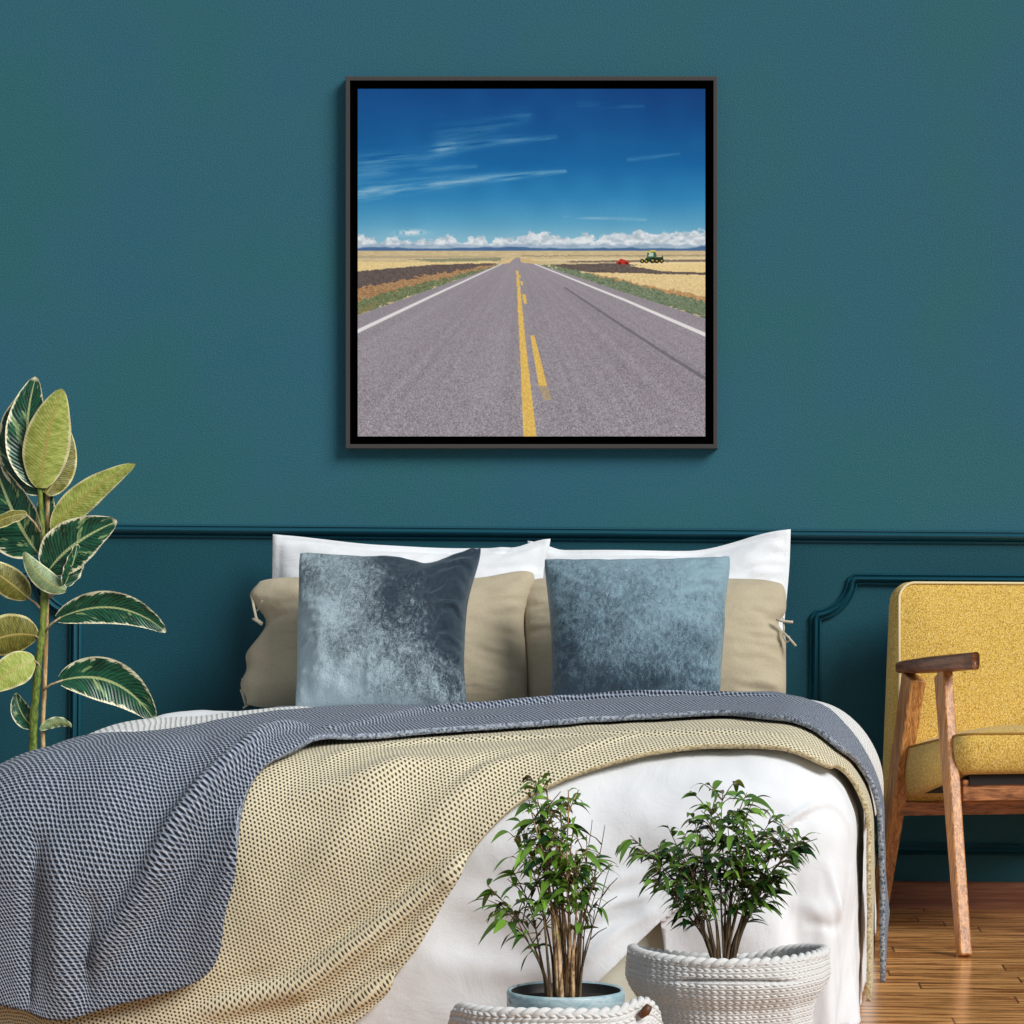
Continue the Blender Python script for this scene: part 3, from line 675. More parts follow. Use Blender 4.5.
# ------------------------------------------------------------------ pillows
def pillow_mesh(W, H, T, n=56, ear=.05, flange=0.0, sag=0.0, wr=.006, seed=0, deform=None, a=2.6, b=.5, bot=.25, rnd=.03, pleat=0.0):
    g1 = np.linspace(-1, 1, n); U, Vv = np.meshgrid(g1, g1)          # U across, V up
    e = 1 - flange
    uu = np.clip(np.abs(U) / e, 0, 1); wv = np.clip(np.abs(Vv) / (1 - flange * W / H), 0, 1)
    th = (1 - uu ** a) ** b * (1 - wv ** a) ** b
    X = U * W / 2 * (1 - ear * (1 - Vv ** 2) * U ** 2); Z = Vv * H / 2 * (1 - ear * (1 - U ** 2) * Vv ** 2)
    Z = Z - sag * (1 - U ** 2) * (Vv > 0) * Vv
    th = th * (1 - bot * Vv)
    rimw = sstep(1, .55, np.maximum(np.abs(U), np.abs(Vv)))
    ang = np.arctan2(Vv, U)
    wrn = (fbm(U * 3 + seed, Vv * 3 + seed * 2, 4) - .5) * 2 + .7 * (fbm(ang * 9 + seed, np.maximum(np.abs(U), np.abs(Vv)) * 1.5, 3) - .5) * sstep(.3, .9, np.maximum(np.abs(U), np.abs(Vv)))
    wrb = (fbm(U * 3 + seed + 50, Vv * 3 + seed, 4) - .5) * 2
    fr = -(th * T * .62 + wr * wrn * np.clip(th * 3, 0, 1) + .002)
    bk = th * T * .38 + wr * wrb * np.clip(th * 3, 0, 1) + .002
    pl = np.sin(Vv * 30 + 16 * fbm(U * 2.5 + seed, Vv * 3, 2)) * sstep(.5, .85, np.abs(U) + .3 * (fbm(U * 2 + 3, Vv * 5 + seed, 2) - .5)) * sstep(1, .9, np.abs(U)) * (.35 + .65 * (U > 0)) * (vnoise(Vv * 6 + seed, U * 0 + seed) + .3)
    fr = fr - pleat * pl
    rc = 1 - rnd * np.abs(U) ** 7 * np.abs(Vv) ** 7; X = X * rc; Z = Z * (1 - (1 - rc) * W / H * .8)
    X2, Z2 = X.copy(), Z.copy(); Y1 = fr; Yb = bk
    if deform:
        X2, Z2, dy = deform(U, Vv, X, Z); Y1 = fr + dy; Yb = bk + dy
    A = np.stack([X2, Y1, Z2], -1).reshape(-1, 3); B = np.stack([X2, Yb, Z2], -1).reshape(-1, 3)
    idx = np.arange(n * n).reshape(n, n); Fc = []
    for j in range(n - 1):
        for i in range(n - 1):
            Fc.append((idx[j, i], idx[j, i + 1], idx[j + 1, i + 1], idx[j + 1, i])); q = n * n
            Fc.append((q + idx[j, i], q + idx[j + 1, i], q + idx[j + 1, i + 1], q + idx[j, i + 1]))
    bd = np.concatenate([idx[0, :-1], idx[:-1, -1], idx[-1, :0:-1], idx[:0:-1, 0]]); q = n * n
    for k in range(len(bd)):
        k2 = (k + 1) % len(bd); Fc.append((bd[k2], bd[k], q + bd[k], q + bd[k2]))
    return np.vstack([A, B]), Fc
def place(V, ctr, lean, yaw=0, roll=0):
    R = Matrix.Rotation(yaw, 3, 'Z') @ Matrix.Rotation(-lean, 3, 'X') @ Matrix.Rotation(roll, 3, 'Y')
    return np.asarray(V) @ np.array(R).T + np.array(ctr)
def pillow(name, label, cat_, mat, ctr, W, H, T, lean, yaw=0, roll=0, group=None, **k):
    V, Fc = pillow_mesh(W, H, T, **k); V = place(V, ctr, lean, yaw, roll)
    base = Vector(ctr); base.z = V[:, 2].min()
    o = obj(name, V, Fc, mat, base=base); return tag(o, label, cat_, group)
R_ = math.radians
# white ones at the back
def dfw(sign):
    def d(U, Vv, X, Z):
        up = sstep(-.2, 1, Vv); s = U * sign
        Z = Z + up * ((.040 if sign > 0 else .020) * sstep(.2, 1, s) + .022 * sstep(-.75, -1, s)); X = X + sign * .012 * sstep(.5, 1, s) * (sstep(.2, 1, Vv) * .3 - sstep(.7, -.6, Vv) * (2.0 if sign > 0 else .6)) + (sign * -.012 * sstep(-.85, -1, s) * sstep(.6, 1, Vv))
        return X, Z, 0 * U + .01 * np.sin(U * 5) * up
    return d
c = at(406.5, 622, -.155); pillow('pillow', 'white pillow behind the left khaki pillow, at the left half of the bed head', 'pillow', M['white_case'], (c.x, -.180, .762), .725, .43, .15, R_(13), 0, R_(1), 'white pillows against the wall', flange=.045, wr=.014, pleat=.006, seed=2, ear=.012, rnd=.0, sag=.004, deform=dfw(-1))
c = at(661, 622, -.155); pillow('pillow', 'white pillow behind the right khaki pillow, with its outer top corner raised', 'pillow', M['white_case'], (c.x, -.122, .762), .690, .43, .15, R_(13), 0, R_(-1.2), 'white pillows against the wall', flange=.045, wr=.014, pleat=.006, seed=5, ear=.012, rnd=.0, sag=.010, deform=dfw(1))
# khaki ones
def dfk_l(U, Vv, X, Z):
    e = sstep(-.6, -1, U)
    X = X + e * (.045 * np.exp(-((Vv - .28) / .2) ** 2) - .012 * sstep(-.05, -.5, Vv) + .006 * np.sin(Vv * 14 + 1)) + sstep(.5, 1, U) * (.022 * sstep(.4, 1, Vv) - .012 * np.exp(-((Vv - .3) / .4) ** 2))
    Z = Z + sstep(.55, 1, U) * sstep(0, 1, Vv) * .03; return X, Z, 0 * U
def dfk_r(U, Vv, X, Z):
    X = X - sstep(.7, 1, U) * .02 * np.exp(-((Vv - .32) / .12) ** 2) + sstep(-.6, -1, U) * (-.01 + .03 * (1 - Vv) * .5)
    return X, Z, 0 * U
yk = -.345
c = at(390, 640, yk); kl = pillow('pillow', 'khaki linen pillow on the left, with ties along its gathered outer side', 'pillow', M['khaki'], (c.x, yk - .018, .715), .722, .355, .17, R_(17), R_(2), 0, 'khaki linen pillows', seed=11, ear=.01, rnd=.05, deform=dfk_l, b=.55, wr=.014, pleat=.005)
c = at(654, 640, yk); kr = pillow('pillow', 'khaki linen pillow on the right, with one knotted tie on its outer edge', 'pillow', M['khaki'], (c.x, yk + .018, .717), .69, .360, .17, R_(17), 0, 0, 'khaki linen pillows', seed=14, ear=.01, rnd=.05, deform=dfk_r, b=.55, wr=.014, pleat=.004)
def ties(parent, pix, y):
    for pts, r in pix:
        MB().tube([at(u, v, y + dy) for u, v, dy in pts], r, 8, flat=.5).build('tie', M['khaki_edge'], parent)
ties(kl, [([(257, 611, -.05), (260, 605, -.07), (262, 601, -.09)], .003), ([(252, 596, 0), (254, 608, -.02), (256, 617, -.035), (258, 621, -.04)], .0035), ([(254, 619, -.035), (258, 621, -.045), (262, 624, -.04)], .0075),
          ([(247, 692, -.02), (245, 685, -.03), (243, 678, -.03)], .006), ([(246, 706, -.015), (244, 698, -.03), (241, 689, -.03)], .004), ([(249, 704, -.015), (246, 706, -.02), (243, 708, -.02)], .005)], yk)
ties(kr, [([(776, 619, -.03), (782, 621, -.03), (790, 622, -.03), (793, 622, -.03)], .007), ([(783, 618, -.02), (784, 628, -.03), (783, 636, -.03), (786, 642, -.03)], .0045), ([(784, 633, -.03), (789, 638, -.03), (796, 646, -.03)], .006), ([(786, 643, -.03), (790, 640, -.03), (789, 636, -.03)], .003)], yk)
# velvet cushions
def dfv_l(U, Vv, X, Z):
    Z = Z + sstep(.4, 1, U) * sstep(.2, 1, Vv) * .022 - sstep(0, 1, Vv) * .02 * np.exp(-((U - .5) / .25) ** 2)
    X = X + sstep(.4, 1, U) * (.02 * sstep(.3, 1, Vv) + .006 * sstep(-.4, -1, Vv)) + .020 * sstep(.2, -1, Vv) * sstep(.2, -1, U); return X, Z, 0 * U
def dfv_r(U, Vv, X, Z):
    X = X + sstep(-.4, -1, U) * .012 * (-Vv) - .022 * sstep(.2, -1, Vv) * sstep(.2, 1, U) + .01 * sstep(.2, 1, Vv) * sstep(.2, 1, U); return X, Z, 0 * U
yv = -.60
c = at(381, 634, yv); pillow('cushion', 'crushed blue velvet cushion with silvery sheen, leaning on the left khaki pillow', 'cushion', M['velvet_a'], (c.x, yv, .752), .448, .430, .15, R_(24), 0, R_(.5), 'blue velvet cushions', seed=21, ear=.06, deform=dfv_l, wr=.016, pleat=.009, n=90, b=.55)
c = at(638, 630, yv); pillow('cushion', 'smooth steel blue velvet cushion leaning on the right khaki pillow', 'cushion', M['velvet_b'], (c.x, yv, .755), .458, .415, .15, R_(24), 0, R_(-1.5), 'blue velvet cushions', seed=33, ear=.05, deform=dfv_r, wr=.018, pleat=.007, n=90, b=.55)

# ------------------------------------------------------------------ armchair
PH = R_(14.5); O0 = Vector((.366, -.30, 0)); fw = Vector((math.sin(PH), -math.cos(PH), 0)); rt = Vector((math.cos(PH), math.sin(PH), 0))
def cl(s, t, z): return O0 + rt * s + fw * t + Vector((0, 0, z))
CW = .66
chair = thing('armchair', 'mustard yellow tweed armchair with brown wooden arms and legs, right of the bed', 'armchair', cl(CW / 2, .33, 0))
def mirr(side, s): return s if side == 0 else CW - s
for side in (0, 1):
    m = lambda s: mirr(side, s)
    sd = rt
    bevel(MB().beam(cl(m(0), 0, 0), cl(m(.052), .130, .642), .030, .052, .044, .080, sd).build('leg', M['leg_wood'], chair, smooth=False), .004)
    bevel(MB().beam(cl(m(0), .695, 0), cl(m(.048), .375, .664), .030, .034, .026, .078, sd).build('leg', M['leg_wood'], chair, smooth=False), .004)
    # armrest: tapered paddle
    n = 24; top = []; 
    P = []
    for k in range(n + 1):
        q = k / n; t = .012 + .605 * q
        w = .058 * (.62 + .38 * math.sin(PI * min(1, q * 1.1) ) ** .6) * min(1, (q * 14 + .25)) ** .5 * min(1, ((1 - q) * 22 + .3)) ** .5
        th = .043 * (.74 + .26 * min(1, q * 2)) * min(1, (q * 10 + .4)) ** .5
        zc = .660 + .040 * q
        ring = []
        for a in range(16):
            an = 2 * PI * a / 16; cx_, sx_ = math.cos(an), math.sin(an)
            ring.append(cl(m(.05) + w / 2 * math.copysign(abs(cx_) ** .6, cx_), t, zc + th / 2 * math.copysign(abs(sx_) ** .6, sx_)))
        P.append(ring)
    mb = MB().grid(np.array(P), cv=True); mb.F.append(tuple(range(16))); mb.F.append(tuple(n * 16 + i for i in range(16)))
    mb.build('armrest', M['arm_wood'], chair)
bevel(MB().beam(cl(.055, .50, .380), cl(CW - .055, .50, .380), .052, .03, .052, .03, (0, 0, 1)).build('front_rail', M['rail_wood'], chair, smooth=False), .003)
bevel(MB().beam(cl(.03, .08, .300), cl(CW - .03, .08, .300), .036, .03, .036, .03, (0, 0, 1)).build('rear_rail', M['rail_wood'], chair, smooth=False), .003)

def rrect(w, h, r, k=8):
    pts = []
    for cx_, cy_, a0 in ((w / 2 - r, h / 2 - r, 0), (-w / 2 + r, h / 2 - r, 90), (-w / 2 + r, -h / 2 + r, 180), (w / 2 - r, -h / 2 + r, 270)):
        for i in range(k + 1):
            a = R_(a0 + 90 * i / k); pts.append((cx_ + r * math.cos(a), cy_ + r * math.sin(a)))
    return pts
def slab(w, h, r, T, crown, bulge, edge=.012):
    """upholstered slab: outline (p, q) w x h; d = depth, 0 at the front seam, crown in front, T to the back"""
    rings = []
    for k in (0.0, .25, .5, .7, .85, .94, 1.0):
        s = k; rings.append([(p * s, q * s, -crown * (1 - k ** 3.2)) for p, q in rrect(w, h, r)])
    for t, b in ((.02, .004), (.3, bulge), (.6, bulge), (.9, .003)):
        rings.append([(p * (1 + 2 * b / w), q * (1 + 2 * b / h), T * t) for p, q in rrect(w, h, r)])
    for k in (.97, .6, 0): rings.append([(p * k, q * k, T) for p, q in rrect(w, h, r)])
    return np.array(rings)
# backrest
BW, BH = .55, .58
def back_map(P):
    P = np.asarray(P, float); p, q, d = P[..., 0], P[..., 1], P[..., 2]
    out = np.zeros(P.shape)
    for i in np.ndindex(p.shape):
        z0 = (q[i] + BH / 2) / BH
        hw = .300 - .044 * z0                     # half width: narrower at the top
        dd = d[i] * (1.5 - .72 * z0)              # deeper at the bottom
        t = .085 - .155 * z0 - dd * .97; z = .318 + .560 * z0 - dd * .22
        out[i] = cl(CW / 2 + p[i] / (BW / 2) * hw, t, z)
    return out
S = slab(BW, BH, .045, .115, .028, .010)
MB().grid(back_map(S), cv=True).build('backrest', M['mustard'], chair)
loop = [(BW / 2 + .002, -.12, -.004)] + [(p, q, -.004) for p, q in rrect(BW + .004, BH + .004, .046, 12)[:26]] + [(-BW / 2 - .002, -.12, -.004)]; LP = back_map(np.array(loop))
MB().tube(list(LP), .0036, 8).build('piping', M['piping'], chair)
# seat
SW, SD = .575, .50
def seat_map(P):
    P = np.asarray(P, float); p, q, d = P[..., 0], P[..., 1], P[..., 2]; out = np.zeros(P.shape)
    for i in np.ndindex(p.shape):
        t = .295 + q[i]; z = .518 + .140 * (t - .545) - d[i] * (1.0 + .75 * (.545 - t))
        out[i] = cl(CW / 2 + p[i], t + d[i] * .0, z)
    return out
S = slab(SW, SD, .04, .093, .034, .008)
MB().grid(seat_map(S), cv=True).build('seat_cushion', M['mustard'], chair)
loop = [(p, q, -.001) for p, q in rrect(SW + .003, SD + .003, .041, 12)]; LP = seat_map(np.array(loop))
MB().tube(list(LP) + [LP[0]], .0036, 8, caps=False).build('seat_seam', M['dark_piping'], chair)
mb = MB()
q0 = [cl(.07, .07, .362), cl(CW - .07, .07, .362), cl(CW - .07, .52, .424), cl(.07, .52, .424)]; q1 = [v + Vector((0, 0, -.03)) for v in q0]
mb.add(q0 + q1, [(0, 1, 2, 3), (7, 6, 5, 4), (1, 0, 4, 5), (2, 1, 5, 6), (3, 2, 6, 7), (0, 3, 7, 4)]); mb.build('seat_base', M['webbing'], chair, smooth=False)

# ------------------------------------------------------------------ rubber plant
yp = -.42
rb = thing('rubber_plant', 'tall variegated rubber plant with large cream-edged leaves, at the far left of the bed', 'plant', at(36, 900, yp).xy.to_3d())
bx_, by_ = rb.location.x, rb.location.y
mb = MB().lathe([(0, .0), (.085, 0), (.10, .02), (.118, .22), (.122, .23), (.116, .23), (.106, .19), (0, .185)], (bx_, by_, 0), 40); mb.build('pot', M['graypot'], rb)
mb = MB().lathe([(0, .196), (.05, .198), (.1065, .19)], (bx_, by_, 0), 32); mb.build('soil', M['soil'], rb)
tp = [(bx_, by_, .19)] + [at(u, v, yp) for u, v in ((33, 745), (36, 690), (41, 640), (44, 600), (43.5, 560), (41.5, 520), (40, 490), (39, 470))]
def smoothpts(pts, n): P, L = cat(np.array([tuple(p) for p in pts]), n); return evalcat(P, L, np.linspace(0, L[-1] - 1e-9, n))
T_ = smoothpts(tp, 60)
rad = np.linspace(.0125, .006, 60) * (1 + .16 * (np.sin(np.linspace(0, 60, 60)) > .8))
MB().tube(T_, list(rad), 12).build('stem', M['trunk'], rb)
tp = [(bx_ + .03, by_ + .02, .19)] + [at(u, v, yp + .028) for u, v in ((43, 742), (44.5, 690), (46, 640), (47, 590), (47, 540), (47.5, 500), (47.5, 478))]
T_ = smoothpts(tp, 50); o = MB().tube(T_, list(np.linspace(.0055, .0060, 50)), 10).build('cane', M['cane'], rb); o['label'] = 'tan bamboo support cane'

def rleaf(b, tip, ctrl, w, mt, mu, face=1, roll=0, cup=.25, dy=(0, 0, 0), pet=None, wid0=.25, asym=0):
    """large leaf: base, control and tip pixels, width in pixels; face=1 shows its upper side to the room"""
    y0, y1, y2 = yp + dy[0], yp + dy[1], yp + dy[2]
    A, Bc, D = at(*b, y0), at(*ctrl, y1), at(*tip, y2); n, m_ = 26, 13
    V = []; UV = []; wd = w / sc(yp)
    view = Vector((0, 1, 0))
    ax = (D - A).normalized()
    for k in range(n + 1):
        q = k / n; c_ = A * (1 - q) ** 2 + Bc * (2 * q * (1 - q)) + D * q * q
        tn = ((Bc - A) * (1 - q) + (D - Bc) * q).normalized()
        side = tn.cross(view).normalized(); nor = side.cross(tn).normalized()     # side lies in the picture plane, nor ~ away from the room
        R = Matrix.Rotation(roll, 3, tn); side = R @ side; nor = R @ nor
        prof = (math.sin(PI * min(1, q * .96 + .02) ** .82)) ** .72 if q < .985 else .06
        hw = wd / 2 * prof
        for j in range(m_):
            uu = -1 + 2 * j / (m_ - 1); hh = hw * (1 + asym * uu)
            wob = .0022 * math.sin(q * 26 + uu * 3) * abs(uu) ** 2
            V.append(c_ + side * (uu * hh) + nor * (face * -1 * (-cup) * (abs(uu) ** 1.5) * hw * -1 + wob)); UV.append((uu, q))
    N = len(V)
    V2 = []
    for i in range(N): V2.append(V[i] + Vector((0, .0012, 0)))
    Fc = []; fm = []
    for k in range(n):
        for j in range(m_ - 1):
            a = k * m_ + j; f4 = (a, a + 1, a + m_ + 1, a + m_)
            Fc.append(f4); fm.append(0 if face > 0 else 1); Fc.append(tuple(N + i for i in f4[::-1])); fm.append(1 if face > 0 else 0)
    lf = obj('leaf', V + V2, Fc, None, rb, uv=UV + UV, mats=[mt, mu], fmat=fm)
    if pet:
        E = at(*pet, yp); mid = (A + E) / 2 + Vector((0, 0, .004))
        MB().tube([E, mid, A + (Bc - A) * .06], [.0036, .003, .0024], 8).build('petiole', M['petiole'], lf)
    return lf
TP, LI, SG, OL = M['rub_top'], M['rub_lime'], M['rub_sage'], M['rub_olive']
rleaf((46, 494), (67, 428), (66, 470), 30, TP, OL, -1, .2, dy=(0, .02, .03))
rleaf((42, 492), (24, 392), (2, 455), 42, TP, LI, 1, -.3, dy=(0, .03, .03))
rleaf((38, 486), (36, 377), (18, 435), 43, TP, LI, 1, .1, dy=(0, .0, .01))
rleaf((41, 488), (62, 389), (43, 440), 46, TP, LI, -1, .1, dy=(-.01, -.04, -.05), cup=.2)
rleaf((54, 533), (135, 464), (72, 497), 30, TP, LI, -1, .25, dy=(0, -.02, -.03), pet=(46, 552), cup=.15)
rleaf((38, 553), (-6, 462), (12, 520), 58, TP, SG, 1, -.1, dy=(0, .02, .03), pet=(41, 560), asym=.15)
rleaf((44, 555), (44, 478), (47, 520), 22, TP, SG, 1, .5, dy=(.01, .03, .03))
rleaf((27, 514), (-40, 545), (5, 512), 16, TP, OL, -1, .5, dy=(-.04, -.06, -.07), pet=(42, 535))
rleaf((48, 572), (117, 521), (66, 543), 50, TP, SG, 1, -.15, dy=(-.01, -.02, -.02), pet=(46, 575), cup=.3)
rleaf((64, 586), (77, 544), (74, 566), 24, TP, SG, 1, .9, dy=(-.03, -.035, -.03))
rleaf((66, 590), (24, 552), (38, 582), 21, TP, SG, -1, .2, dy=(-.035, -.045, -.05), pet=(47, 599), cup=.3)
rleaf((28, 598), (-26, 560), (10, 580), 30, TP, OL, -1, .1, dy=(-.01, -.03, -.04), pet=(43, 611))
rleaf((57, 619), (166, 632), (118, 590), 33, TP, LI, 1, .0, dy=(-.01, -.03, -.02), pet=(45, 632), cup=.25)
rleaf((37, 636), (-32, 655), (5, 628), 42, TP, OL, -1, -.2, dy=(-.01, -.03, -.03), pet=(43, 645))
rleaf((35, 660), (-18, 694), (15, 664), 34, TP, LI, -1, .1, dy=(-.02, -.05, -.06), pet=(41, 670))
rleaf((60, 681), (155, 721), (118, 664), 44, TP, LI, 1, -.1, dy=(0, .01, .03), pet=(42, 691), cup=.25)
rleaf((34, 728), (16, 693), (18, 715), 20, TP, SG, 1, .2, dy=(0, .02, .02))
rleaf((40, 730), (72, 727), (58, 716), 11, TP, SG, -1, .2, dy=(0, .01, .02))

# ------------------------------------------------------------------ baskets and small ficus plants
def stitch(ang, row, ns):
    """rows of chain stitches: each row is a string of V shapes; 0..1"""
    a = ang * ns / (2 * PI); h = row - np.floor(row) - .5
    s = np.abs(((a + 1.3 * np.abs(h)) % 1) - .5) * 2
    return (.45 + .55 * np.clip(np.cos(h * PI), 0, 1) ** .5) * (.25 + .75 * np.clip(1 - s ** 2, 0, 1) ** .6) * (1 - .35 * np.exp(-(h / .09) ** 2))
def basket(name, label, cx_, cy_, prof, rimz, ns, rows, amp, group, slit=0, nseg=900, nrow=230):
    """prof: list of (radius, height fraction 0..1 of the outer skin); rimz(angle) gives the rim height"""
    t = thing(name, label, 'basket', (cx_, cy_, 0), group)
    an = np.linspace(0, 2 * PI, nseg, endpoint=False); q = np.linspace(0, 1, nrow)
    A, Q = np.meshgrid(an, q, indexing='ij')
    pr = np.array(prof); rr = np.interp(Q, pr[:, 1], pr[:, 0]); RZ = rimz(A)
    lump = (fbm(np.cos(A) * 3 + 9, np.sin(A) * 3 + Q * 2, 3) - .5)
    rr = rr - slit * .014 * np.exp(-((Q - .85 - .02 * np.sin(A * 3)) / .012) ** 2) * sstep(.75, .4, np.abs(A - 4.75)) + amp * stitch(A, Q * rows, ns) + .016 * lump
    Z = RZ * Q + .002
    P = np.stack([cx_ + rr * np.cos(A), cy_ + rr * np.sin(A), Z], -1)
    mb = MB().grid(P, cu=True)
    # inner skin
    q2 = np.linspace(1, .12, 40); A2, Q2 = np.meshgrid(an[::3], q2, indexing='ij'); r2 = np.interp(Q2, pr[:, 1], pr[:, 0]) - .014 - .006 * stitch(A2, Q2 * rows, ns)
    P2_ = np.stack([cx_ + r2 * np.cos(A2), cy_ + r2 * np.sin(A2), rimz(A2) * Q2], -1); mb.grid(P2_, cu=True)
    fl_ = [(cx_ + (pr[0, 0] - .004) * math.cos(a), cy_ + (pr[0, 0] - .004) * math.sin(a), .004) for a in an[::6]]; n0 = len(mb.V); mb.V.extend(fl_); mb.F.append(tuple(n0 + i for i in range(len(fl_))))
    mb.build('body', M['rope'], t)
    # plaited rim: two strands twisting round each other
    R0 = prof[-1][0] - .004
    mb = MB()
    for ph in (0, PI):
        pts = []; N = 500
        for k in range(N + 1):
            a = 2 * PI * k / N; w = a * ns / 3 + ph
            pts.append((cx_ + (R0 + .005 * math.cos(w)) * math.cos(a), cy_ + (R0 + .005 * math.cos(w)) * math.sin(a), float(rimz(np.array(a))) + .001 + .004 * math.sin(w)))
        mb.tube(pts, .0062, 8, caps=False)
    mb.build('rim', M['rope'], t)
    return t
bcx, bcy = at(728.5, 980, -2.62).x, -2.62
rimr = lambda a: .228 + .006 * np.sin(-a) - .026 * np.clip(np.sin(a), 0, 1) * (1 - .75 * sstep(.1, .9, np.cos(a))) + .004 * np.cos(2 * a)
basket('knit_basket', 'taller white chunky-knit basket on the right, before the foot of the bed', bcx, bcy,
       [(.145, 0), (.150, .1), (.148, .3), (.150, .5), (.156, .62), (.172, .72), (.180, .80), (.180, .86), (.178, 1.0)], rimr, 84, 24, .0065, 'white knitted plant baskets', slit=1)
lcx, lcy = at(557, 1010, -2.92).x, -2.92
riml = lambda a: .183 + .003 * np.sin(3 * a) - .062 * sstep(-.5, .6, np.sin(a)) + .013 * np.exp(-((np.angle(np.exp(1j * (a + .52)))) / .30) ** 2)
lb = basket('knit_basket', 'lower white chunky-knit basket with a brown toggle, in front at the bottom edge', lcx, lcy,
       [(.15, 0), (.168, .2), (.176, .5), (.178, .8), (.172, 1.0)], riml, 76, 12, .0085, 'white knitted plant baskets')
tc = Vector((lcx + .156, lcy - .116, 0)); tc.z = at(652, 1011, tc.y).z
MB().tube([tc + Vector((-.010, 0, -.009)), tc + Vector((0, 0, 0)), tc + Vector((.006, 0, .009))], [.006, .0085, .006], 10).build('toggle', M['toggle'], lb)

def ficus(name, label, X0, Y0, zs, stems, nleaf, leaf_len, seed, potf, group, tone=0.0):
    rn = random.Random(seed)
    t = thing(name, label, 'plant', (X0, Y0, 0.008), group); potf(t)
    LV, LF, LT = [], [], []
    def leaf(p, d, L, tone):
        d = d.normalized(); up = Vector((0, 0, 1)); s = d.cross(up)
        if s.length < .1: s = d.cross(Vector((0, 1, 0)))
        s.normalize(); s = (Matrix.Rotation(rn.uniform(-.9, .9), 3, d) @ s); nrm = s.cross(d).normalized(); n0 = len(LV); w = L * rn.uniform(.12, .165); K = 7
        droop = rn.uniform(.35, 1.0)
        for k in range(K + 1):
            q = k / K; c_ = p + d * (L * q) - up * (droop * L * q * q) 
            hw = w * math.sin(PI * min(1, (q * .93 + .03)) ** .8) ** .9 if q < 1 else .0002
            for j in (-1, 0, 1): LV.append(tuple(c_ + s * (hw * j) - nrm * (abs(j) * -.25 * hw))); LT.append(tone)
        for k in range(K):
            for j in range(2):
                a = n0 + k * 3 + j; LF.append((a, a + 1, a + 4, a + 3))
    tips = []
    for (bu, tu, tv, dy, r0, mat_, leafy) in stems:
        B = Vector((X0 + bu, Y0 + rn.uniform(-.02, .02), zs)); E = at(tu, tv, Y0 + dy)
        hgt = E.z - B.z; c1 = B + Vector(((E.x - B.x) * .12, (E.y - B.y) * .12, hgt * .5)); n = 18; pts = []
        ph = rn.uniform(0, 6)
        for k in range(n + 1):
            q = k / n; p = B * (1 - q) ** 2 + c1 * 2 * q * (1 - q) + E * q * q
            p += Vector((math.sin(q * 9 + ph), math.cos(q * 7 + ph), 0)) * .004 * q; pts.append(p)
        mb = MB().tube(pts, [r0 * (1 - .55 * min(1, k / n * 1.6)) * (1 - .55 * k / n) for k in range(n + 1)], 7)
        # side twigs
        nt_ = leafy if leafy else 2
        for i in range(nt_):
            q = rn.uniform(.50, .98); k = int(q * n); p = pts[k]; tn = (pts[min(k + 1, n)] - pts[k - 1]).normalized()
            az = rn.uniform(0, 2 * PI); d = (tn * .7 + Vector((math.cos(az) * .9, math.sin(az) * .8, rn.uniform(-.1, .5)))).normalized(); L = rn.uniform(.02, .06)
            e = p + d * L; mb.tube([p, (p + e) / 2 + Vector((0, 0, .003)), e], [.0013, .001, .0007], 5)
            if leafy: tips.append((p, d, e))
        if leafy: tips.append((pts[-3], (pts[-1] - pts[-4]).normalized(), pts[-1])); 
        mb.build('stem', M[mat_], t)
    for i in range(nleaf):
        p, d, e = tips[i % len(tips)]; q = rn.uniform(.25, 1); b = p.lerp(e, q)
        az = rn.uniform(0, 2 * PI); out = Vector((b.x - X0, (b.y - Y0), 0)); out = out.normalized() if out.length > .01 else Vector((0, 0, 0))
        dd = d * .5 + out * .35 + Vector((math.cos(az), math.sin(az) * .8, rn.uniform(-.25, .55)))
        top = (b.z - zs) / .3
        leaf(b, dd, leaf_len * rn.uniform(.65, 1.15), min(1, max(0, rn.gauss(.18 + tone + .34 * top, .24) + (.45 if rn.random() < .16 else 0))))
    o = obj('foliage', LV, LF, M['ficus_leaf'], t)
    a = o.data.color_attributes.new('tint', 'FLOAT_COLOR', 'POINT'); lt = np.array(LT, dtype=np.float32); a.data.foreach_set('color', np.stack([lt, lt, lt, np.ones_like(lt)], -1).ravel())
    return t
# left ficus: glazed pot, cluster of pale trunks
def potL(t):
    zr = .198
    MB().lathe([(0, 0), (.066, 0), (.072, .006), (.094, .150), (.0965, .166), (.101, .170), (.1015, .193), (.099, .1985), (.094, .196)], (lcx + .015, lcy, .0045), 56).build('pot', M['glaze'], t)
    MB().lathe([(.0942, .1955), (.0935, .190), (.090, .170), (0, .165)], (lcx + .015, lcy, .0045), 56).build('pot_lining', M['darkpot'], t)
    MB().lathe([(0, .186), (.05, .184), (.0915, .180)], (lcx + .015, lcy, .0045), 32).build('soil', M['soil'], t)
sl = []
trunks = [(-.012, 548, 815, 0), (-.004, 562, 800, .02), (.004, 575, 830, -.02), (.010, 560, 840, .03), (.016, 582, 850, 0), (-.018, 535, 800, -.02), (.020, 590, 870, .02), (0, 552, 785, 0), (.008, 570, 790, -.03), (-.008, 540, 830, .03)]
for bu, tu, tv, dy in trunks: sl.append((bu * .75, tu - 4, tv, dy, .0052, 'bark', 9))
for bu, tu, tv, dy in ((-.03, 505, 905, -.02), (-.026, 490, 885, .0), (-.032, 515, 870, .03), (-.02, 528, 845, -.04), (-.024, 520, 820, .02), (-.01, 535, 790, .03), (0, 535, 780, 0)): sl.append((bu, tu, tv, dy, .0036, 'twig', 9))
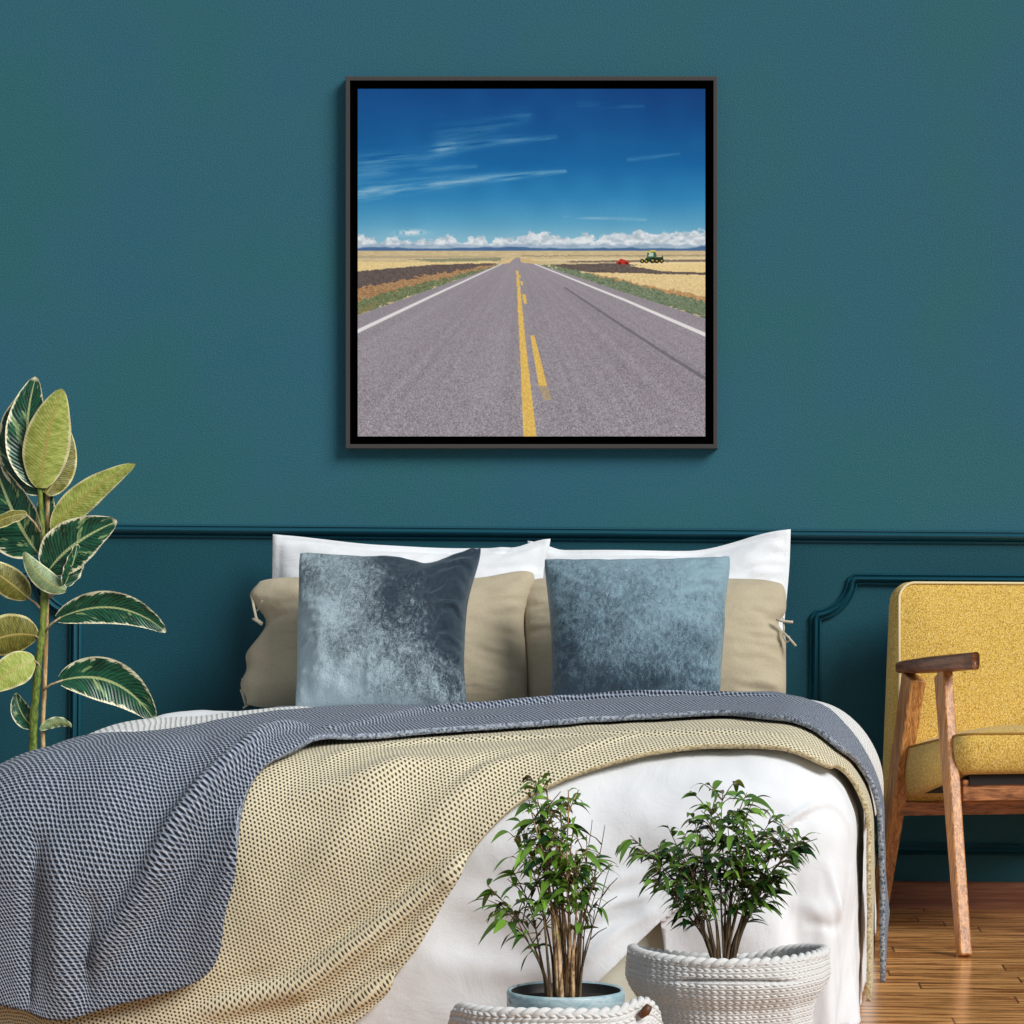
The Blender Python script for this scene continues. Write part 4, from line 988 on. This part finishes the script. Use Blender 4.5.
for bu, tu, tv, dy in ((.018, 606, 825, 0), (.022, 612, 868, .02), (.024, 600, 900, -.02), (.02, 590, 820, .03)): sl.append((bu, tu, tv, dy, .0030, 'twig', 0))
for bu, tu, tv, dy in ((.02, 596, 860, -.02), (.022, 594, 890, 0), (.02, 588, 835, 0)): sl.append((bu, tu, tv, dy, .0034, 'twig', 3))
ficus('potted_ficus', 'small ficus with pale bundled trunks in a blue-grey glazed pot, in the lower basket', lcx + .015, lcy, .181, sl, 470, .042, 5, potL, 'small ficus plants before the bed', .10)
def potR(t):
    MB().lathe([(0, 0), (.085, 0), (.09, .01), (.112, .188), (.116, .192), (.111, .192), (.106, .175), (0, .17)], (bcx, bcy, .006), 48).build('pot', M['darkpot'], t)
    MB().lathe([(0, .186), (.06, .185), (.107, .180)], (bcx, bcy, .006), 32).build('soil', M['soil'], t)
sr = []
for k, (tu, tv) in enumerate([(640, 850), (650, 880), (632, 835), (660, 845), (668, 825), (680, 850), (690, 815), (700, 835), (712, 805), (722, 790), (730, 820), (740, 808), (752, 800), (760, 830), (772, 815), (785, 830), (795, 845), (805, 835), (790, 860), (770, 870), (745, 850), (715, 860), (690, 875), (668, 885), (755, 880)]):
    sr.append(((tu - 722) * .00016 + random.uniform(-.008, .008), tu, tv, random.uniform(-.07, .06), .0034, 'twig', 10))
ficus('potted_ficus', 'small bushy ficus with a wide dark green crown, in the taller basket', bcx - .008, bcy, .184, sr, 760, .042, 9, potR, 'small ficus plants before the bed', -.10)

# ------------------------------------------------------------------ light
w = bpy.data.worlds.new('world'); bpy.context.scene.world = w; w.use_nodes = True
bg = w.node_tree.nodes['Background']; bg.inputs[0].default_value = (.80, .90, 1.0, 1); bg.inputs[1].default_value = .32
s = bpy.data.lights.new('sun', 'SUN'); s.energy = 3.25; s.angle = R_(28); s.color = (1, .985, .955)
so = bpy.data.objects.new('sun', s); C.objects.link(so)
az, el = R_(51), R_(36)   # from the right and the front
dirv = Vector((math.sin(az) * math.cos(el), -math.cos(az) * math.cos(el), math.sin(el)))
so.rotation_euler = dirv.to_track_quat('Z', 'Y').to_euler(); so.location = dirv * 6
